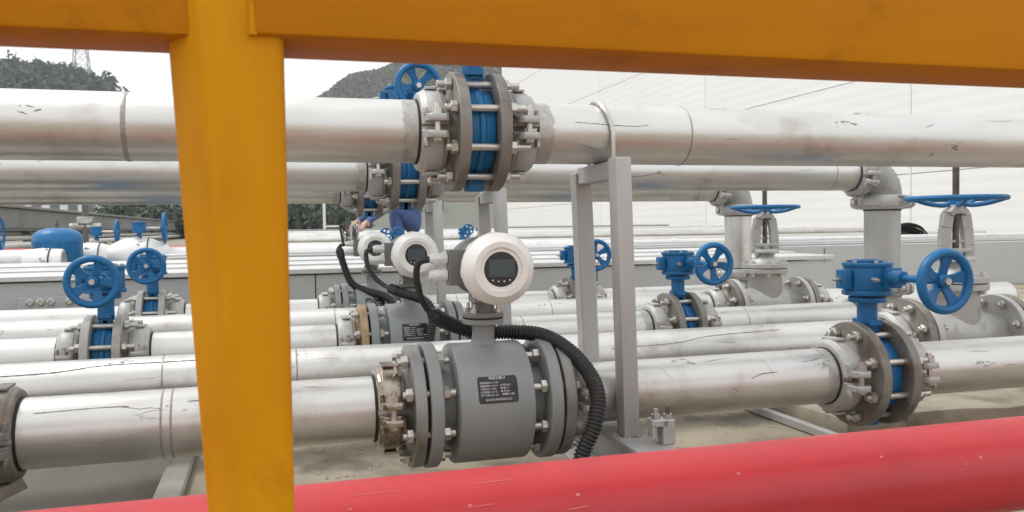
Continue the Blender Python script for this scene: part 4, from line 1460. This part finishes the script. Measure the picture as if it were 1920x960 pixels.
MB().box((0.0, 10.212, zr[-1] / 2), (.03, .03, zr[-1])).build('seam_strip', 'wall', wl, bevel=.004)  # narrow strip drawing the vertical seam of the cladding
MB().box((6.0, (yb_[0] + yb_[-1]) / 2, zr[-1] + .05), (12.3, yb_[-1] - yb_[0] + .2, .14)).build('roof_edge', 'wall_far', wl)

# ------------------------------------------------------------------ left rack, far building, sign post
rk = thing('pipe_rack', 'long grey steel pipe rack receding on the left', 'pipe rack', (-6.0, 0, 0))
ztop, zbot = H + .63, H + .125
MB().box((-.3, 45, (ztop + zbot) / 2), (.6, 50, ztop - zbot)).build('girder', 'rack', rk, bevel=.02)
MB().box((-.3, 45, ztop + .04), (.8, 50.2, .07)).build('top_flange', 'rack', rk, bevel=.01)
MB().box((-.3, 45, zbot - .03), (.8, 50.2, .05)).build('bottom_flange', 'rack_dark', rk, bevel=.01)
for i in range(13):
    yy = 21.5 + i * 3.6
    MB().box((-.2, yy, (zbot - .05) / 2), (.16, .16, zbot - .055)).build('rack_post', 'rack' if i % 2 else 'rack_dark', rk)
    if i % 2 == 0:
        MB().bar((-.25, yy, zbot - .06), (-.25, yy + 2.6, .05), .07, .07).build('brace', 'rack', rk)
for i, (xx, zz, rr) in enumerate(((-.05, -.1, .07), (-.35, .02, .06), (.12, -.28, .08))):
    o = MB().cyl((xx - 6, 21, H + zz), (xx - 6, 72, H + zz), rr, 12).build('rack_pipe', 'insul' if i else 'pipe')
    tag(o, ('silver pipe carried low under the rack girder', 'pale pipe tucked close under the rack girder', 'pale lowest pipe running along the foot of the rack')[i], 'pipe', 'pipes under the rack')
pp = thing('rack_mast', 'dark short mast with a grey fitting standing by the rack', 'mast', (-3.05, 16.0, 0))
MB().cyl((0, 0, 0), (0, 0, H + .60), .05, 10).build('mast_pole', 'rack_dark', pp)
MB().box((0, 0, H + .22), (.24, .16, .12)).cyl((-.25, 0, H + .12), (.25, 0, H + .12), .05, 10).build('mast_fitting', 'steel_fit', pp, bevel=.01)
sp = thing('sign_post', 'slim pale post in front of the dark trees left of the worker', 'post', (1.23, 20.0, 0))
MB().box((0, 0, .55), (.06, .06, 1.1)).build('post_shaft', 'enamel', sp, bevel=.005)
MB().box((.22, 0, H + .075), (.42, .04, .04)).box((.42, 0, H - .05), (.04, .04, .22)).build('guard_rail', 'enamel', sp, bevel=.004)
fb = thing('far_building', 'far white building with dark windows beyond the rack', 'building', (-27, 140, 0))
MB().box((0, 6, 4.5), (15.5, 12, 9.0)).build('wall', 'wall_far', fb)
MB().box((0, 6, 9.1), (16.2, 12.6, .5)).build('roof', 'wall_far', fb)
for i in range(6):
    for j in range(3):
        wdw = MB().box((-6.2 + i * 2.45, -.02, 1.6 + j * 2.6), (1.3, .12, 1.2)).build('window', 'window', fb)
        MB().box((-6.2 + i * 2.45, -.10, .93 + j * 2.6), (1.5, .16, .12)).build('sill', 'wall_far', wdw)

# ------------------------------------------------------------------ wooded hills
def forest(name, label, pts, m, seed, crown, tall):
    """many small ragged crowns on given ground points, joined: a far wood that reads as one mass"""
    g = np.random.default_rng(seed)
    V, F = [], []
    base = 0
    for (x, y, z, *sz) in pts:
        f_ = sz[0] if sz else 1.0
        hgt_ = tall * g.uniform(.6, 1.45) * f_
        cw = crown * g.uniform(.7, 1.3) * f_ ** .4
        k = int(g.integers(26, 44))
        # leaf clumps: random small triangles/quads through an ellipsoid volume
        d = g.normal(size=(k, 3))
        d /= np.linalg.norm(d, axis=1)[:, None]
        rad = g.uniform(.35, 1.0, size=(k, 1)) ** .5
        c = d * rad * np.array([cw, cw, hgt_ * .45]) + np.array([x, y, z + hgt_ * .55])
        s_ = cw * g.uniform(.28, .62, size=(k, 1))
        a = g.normal(size=(k, 3)); a /= np.linalg.norm(a, axis=1)[:, None]
        b = g.normal(size=(k, 3)); b /= np.linalg.norm(b, axis=1)[:, None]
        q = np.stack([c + a * s_, c + b * s_, c - a * s_ * .8, c - b * s_ * .9], axis=1).reshape(-1, 3)
        V.append(q)
        F.append(np.arange(len(q)).reshape(-1, 4) + base)
        base += len(q)
        t = np.array([[x - .25, y, z - 1], [x + .25, y, z - 1], [x + .1, y, z + hgt_ * .7], [x - .1, y, z + hgt_ * .7]])
        V.append(t)
        F.append(np.arange(4).reshape(1, 4) + base)
        base += 4
    V = np.concatenate(V)
    F = np.concatenate(F)
    me = bpy.data.meshes.new(name)
    me.from_pydata(V.tolist(), [], F.tolist())
    me.materials.append(M[m])
    o = link(name, me)
    tag(o, label, 'trees', kind='stuff')
    return o


def ridge(x, knots):
    xs = [k_[0] for k_ in knots]
    zs = [k_[1] for k_ in knots]
    return float(np.interp(x, xs, zs))


def hill(name, knots, yc, depth, xr, seed):
    g = np.random.default_rng(seed)
    ph = g.uniform(0, 6, 6)

    def hz(x, y):
        t = (y - yc) / depth
        prof = max(0.0, 1 - t * t) ** 1.0 if t < 0 else max(0.0, 1 - t * t * .5)
        return H + ridge(x, knots) * prof + (1.2 * math.sin(x * .21 + ph[0]) + .9 * math.sin(y * .17 + x * .05 + ph[1])) * prof - 1.0 * (1 - prof)
    nx_, ny_ = 70, 26
    vs, fs = [], []
    for j in range(ny_ + 1):
        y = yc - depth + 1.7 * depth * j / ny_
        for i in range(nx_ + 1):
            x = xr[0] + (xr[1] - xr[0]) * i / nx_
            vs.append((x, y, hz(x, y)))
    for j in range(ny_):
        for i in range(nx_):
            a = j * (nx_ + 1) + i
            fs.append((a, a + 1, a + nx_ + 2, a + nx_ + 1))
    o = MB().add(vs, fs).build(name, 'hill', angle=180)
    struct(o)
    return hz


KL = [(-260, 46), (-160, 52), (-95, 50), (-80, 47), (-71, 48), (-57, 45), (-48, 42), (-40, 38), (-25, 28), (0, 18), (30, 12), (80, 8)]
hzL = hill('hill_left', KL, 300, 130, (-260, 80), 3)
g = np.random.default_rng(21)
pts = []
for i in range(9000):
    x = g.uniform(-110, 40)
    y = g.uniform(195, 312)
    if hzL(x, y) > 30 or i % 6 == 0:
        pts.append((x, y, hzL(x, y) - .5))
for i in range(260):                     # taller trees along the crest
    x = g.uniform(-120, -20)
    y = g.uniform(292, 306)
    pts.append((x, y, hzL(x, y) - .3, g.uniform(1.0, 1.9)))
forest('wood_left', 'dark green wood covering the left hill', pts, 'leaf_dark', 5, 1.35, 4.2)
KR = [(-60, 2), (-10, 12), (8, 40), (18, 60), (24, 64), (40, 73), (61, 81), (75, 84), (117, 90), (180, 88), (300, 70)]
hzR = hill('hill_right', KR, 430, 150, (-60, 300), 4)
pts = []
for i in range(9000):
    x = g.uniform(-5, 135)
    y = g.uniform(320, 440)
    if hzR(x, y) > 48:
        pts.append((x, y, hzR(x, y) - .6))
forest('wood_right', 'olive green scrub covering the steep right hill', pts, 'leaf_olive', 6, 1.1, 1.5)
# near shrub belt in the middle distance under the raised pipes
pts = []
for i in range(900):
    x = g.uniform(-9, 9)
    y = g.uniform(60, 75)
    pts.append((x - 2.0, y, -.2))
forest('shrub_belt', 'dark green shrub belt behind the pale post', pts, 'leaf_dark', 8, .4, 2.4)


def pylon(x, y, z, h, label):
    t = thing('power_pylon', label, 'pylon', (x, y, z), 'power pylons on the hills')

    def hw(zz):
        f = zz / h
        return 3.3 * (1 - f) ** 1.2 + .75
    lv = [h * q for q in (0, .16, .30, .42, .52, .61, .69, .76, .83, .9, 1.0)]
    for sx in (-1, 1):
        for sy in (-1, 1):
            mb = MB()
            for a, b in zip(lv, lv[1:]):
                mb.bar((sx * hw(a), sy * hw(a), a), (sx * hw(b), sy * hw(b), b), .26, .26)
            mb.build('leg', 'pylon', t)
    for a, b in zip(lv, lv[1:]):
        mb = MB()
        for (p, q) in (((-1, -1), (1, -1)), ((1, -1), (1, 1)), ((1, 1), (-1, 1)), ((-1, 1), (-1, -1))):
            mb.bar((p[0] * hw(a), p[1] * hw(a), a), (q[0] * hw(b), q[1] * hw(b), b), .15, .15)
            mb.bar((q[0] * hw(a), q[1] * hw(a), a), (p[0] * hw(b), p[1] * hw(b), b), .15, .15)
            mb.bar((p[0] * hw(b), p[1] * hw(b), b), (q[0] * hw(b), q[1] * hw(b), b), .13, .13)
        mb.build('lattice', 'pylon', t)
    for zz, L in ((h * .76, 7), (h * .87, 6), (h * .98, 5)):
        MB().bar((-L, 0, zz), (L, 0, zz), .3, .3).bar((-L, 0, zz), (0, 0, zz + 1.6), .18, .18).bar((L, 0, zz), (0, 0, zz + 1.6), .18, .18).build('cross_arm', 'pylon', t)
    return t


pylon(-55.0, 290, H + 28, 46, 'lattice power pylon on the wooded left hill')
pylon(77, 440, H + 82, 34, 'faint lattice power pylon on top of the right hill')

# ------------------------------------------------------------------ thin damp air between here and the hills
hz_ = MB().box((0, 370, 59), (1420, 880, 122)).build('haze', 'hill')
hz_['kind'] = 'stuff'
hz_['label'] = 'thin pale haze in the air in front of the hills'
hz_['category'] = 'haze'
mh = bpy.data.materials.new('haze_air')
mh.use_nodes = True
for n_ in list(mh.node_tree.nodes):
    mh.node_tree.nodes.remove(n_)
ho = mh.node_tree.nodes.new('ShaderNodeOutputMaterial')
hv = mh.node_tree.nodes.new('ShaderNodeVolumePrincipled')
hv.inputs['Color'].default_value = (0.93, 0.95, 0.97, 1)
hv.inputs['Density'].default_value = 0.0006
mh.node_tree.links.new(hv.outputs['Volume'], ho.inputs['Volume'])
hz_.data.materials[0] = mh
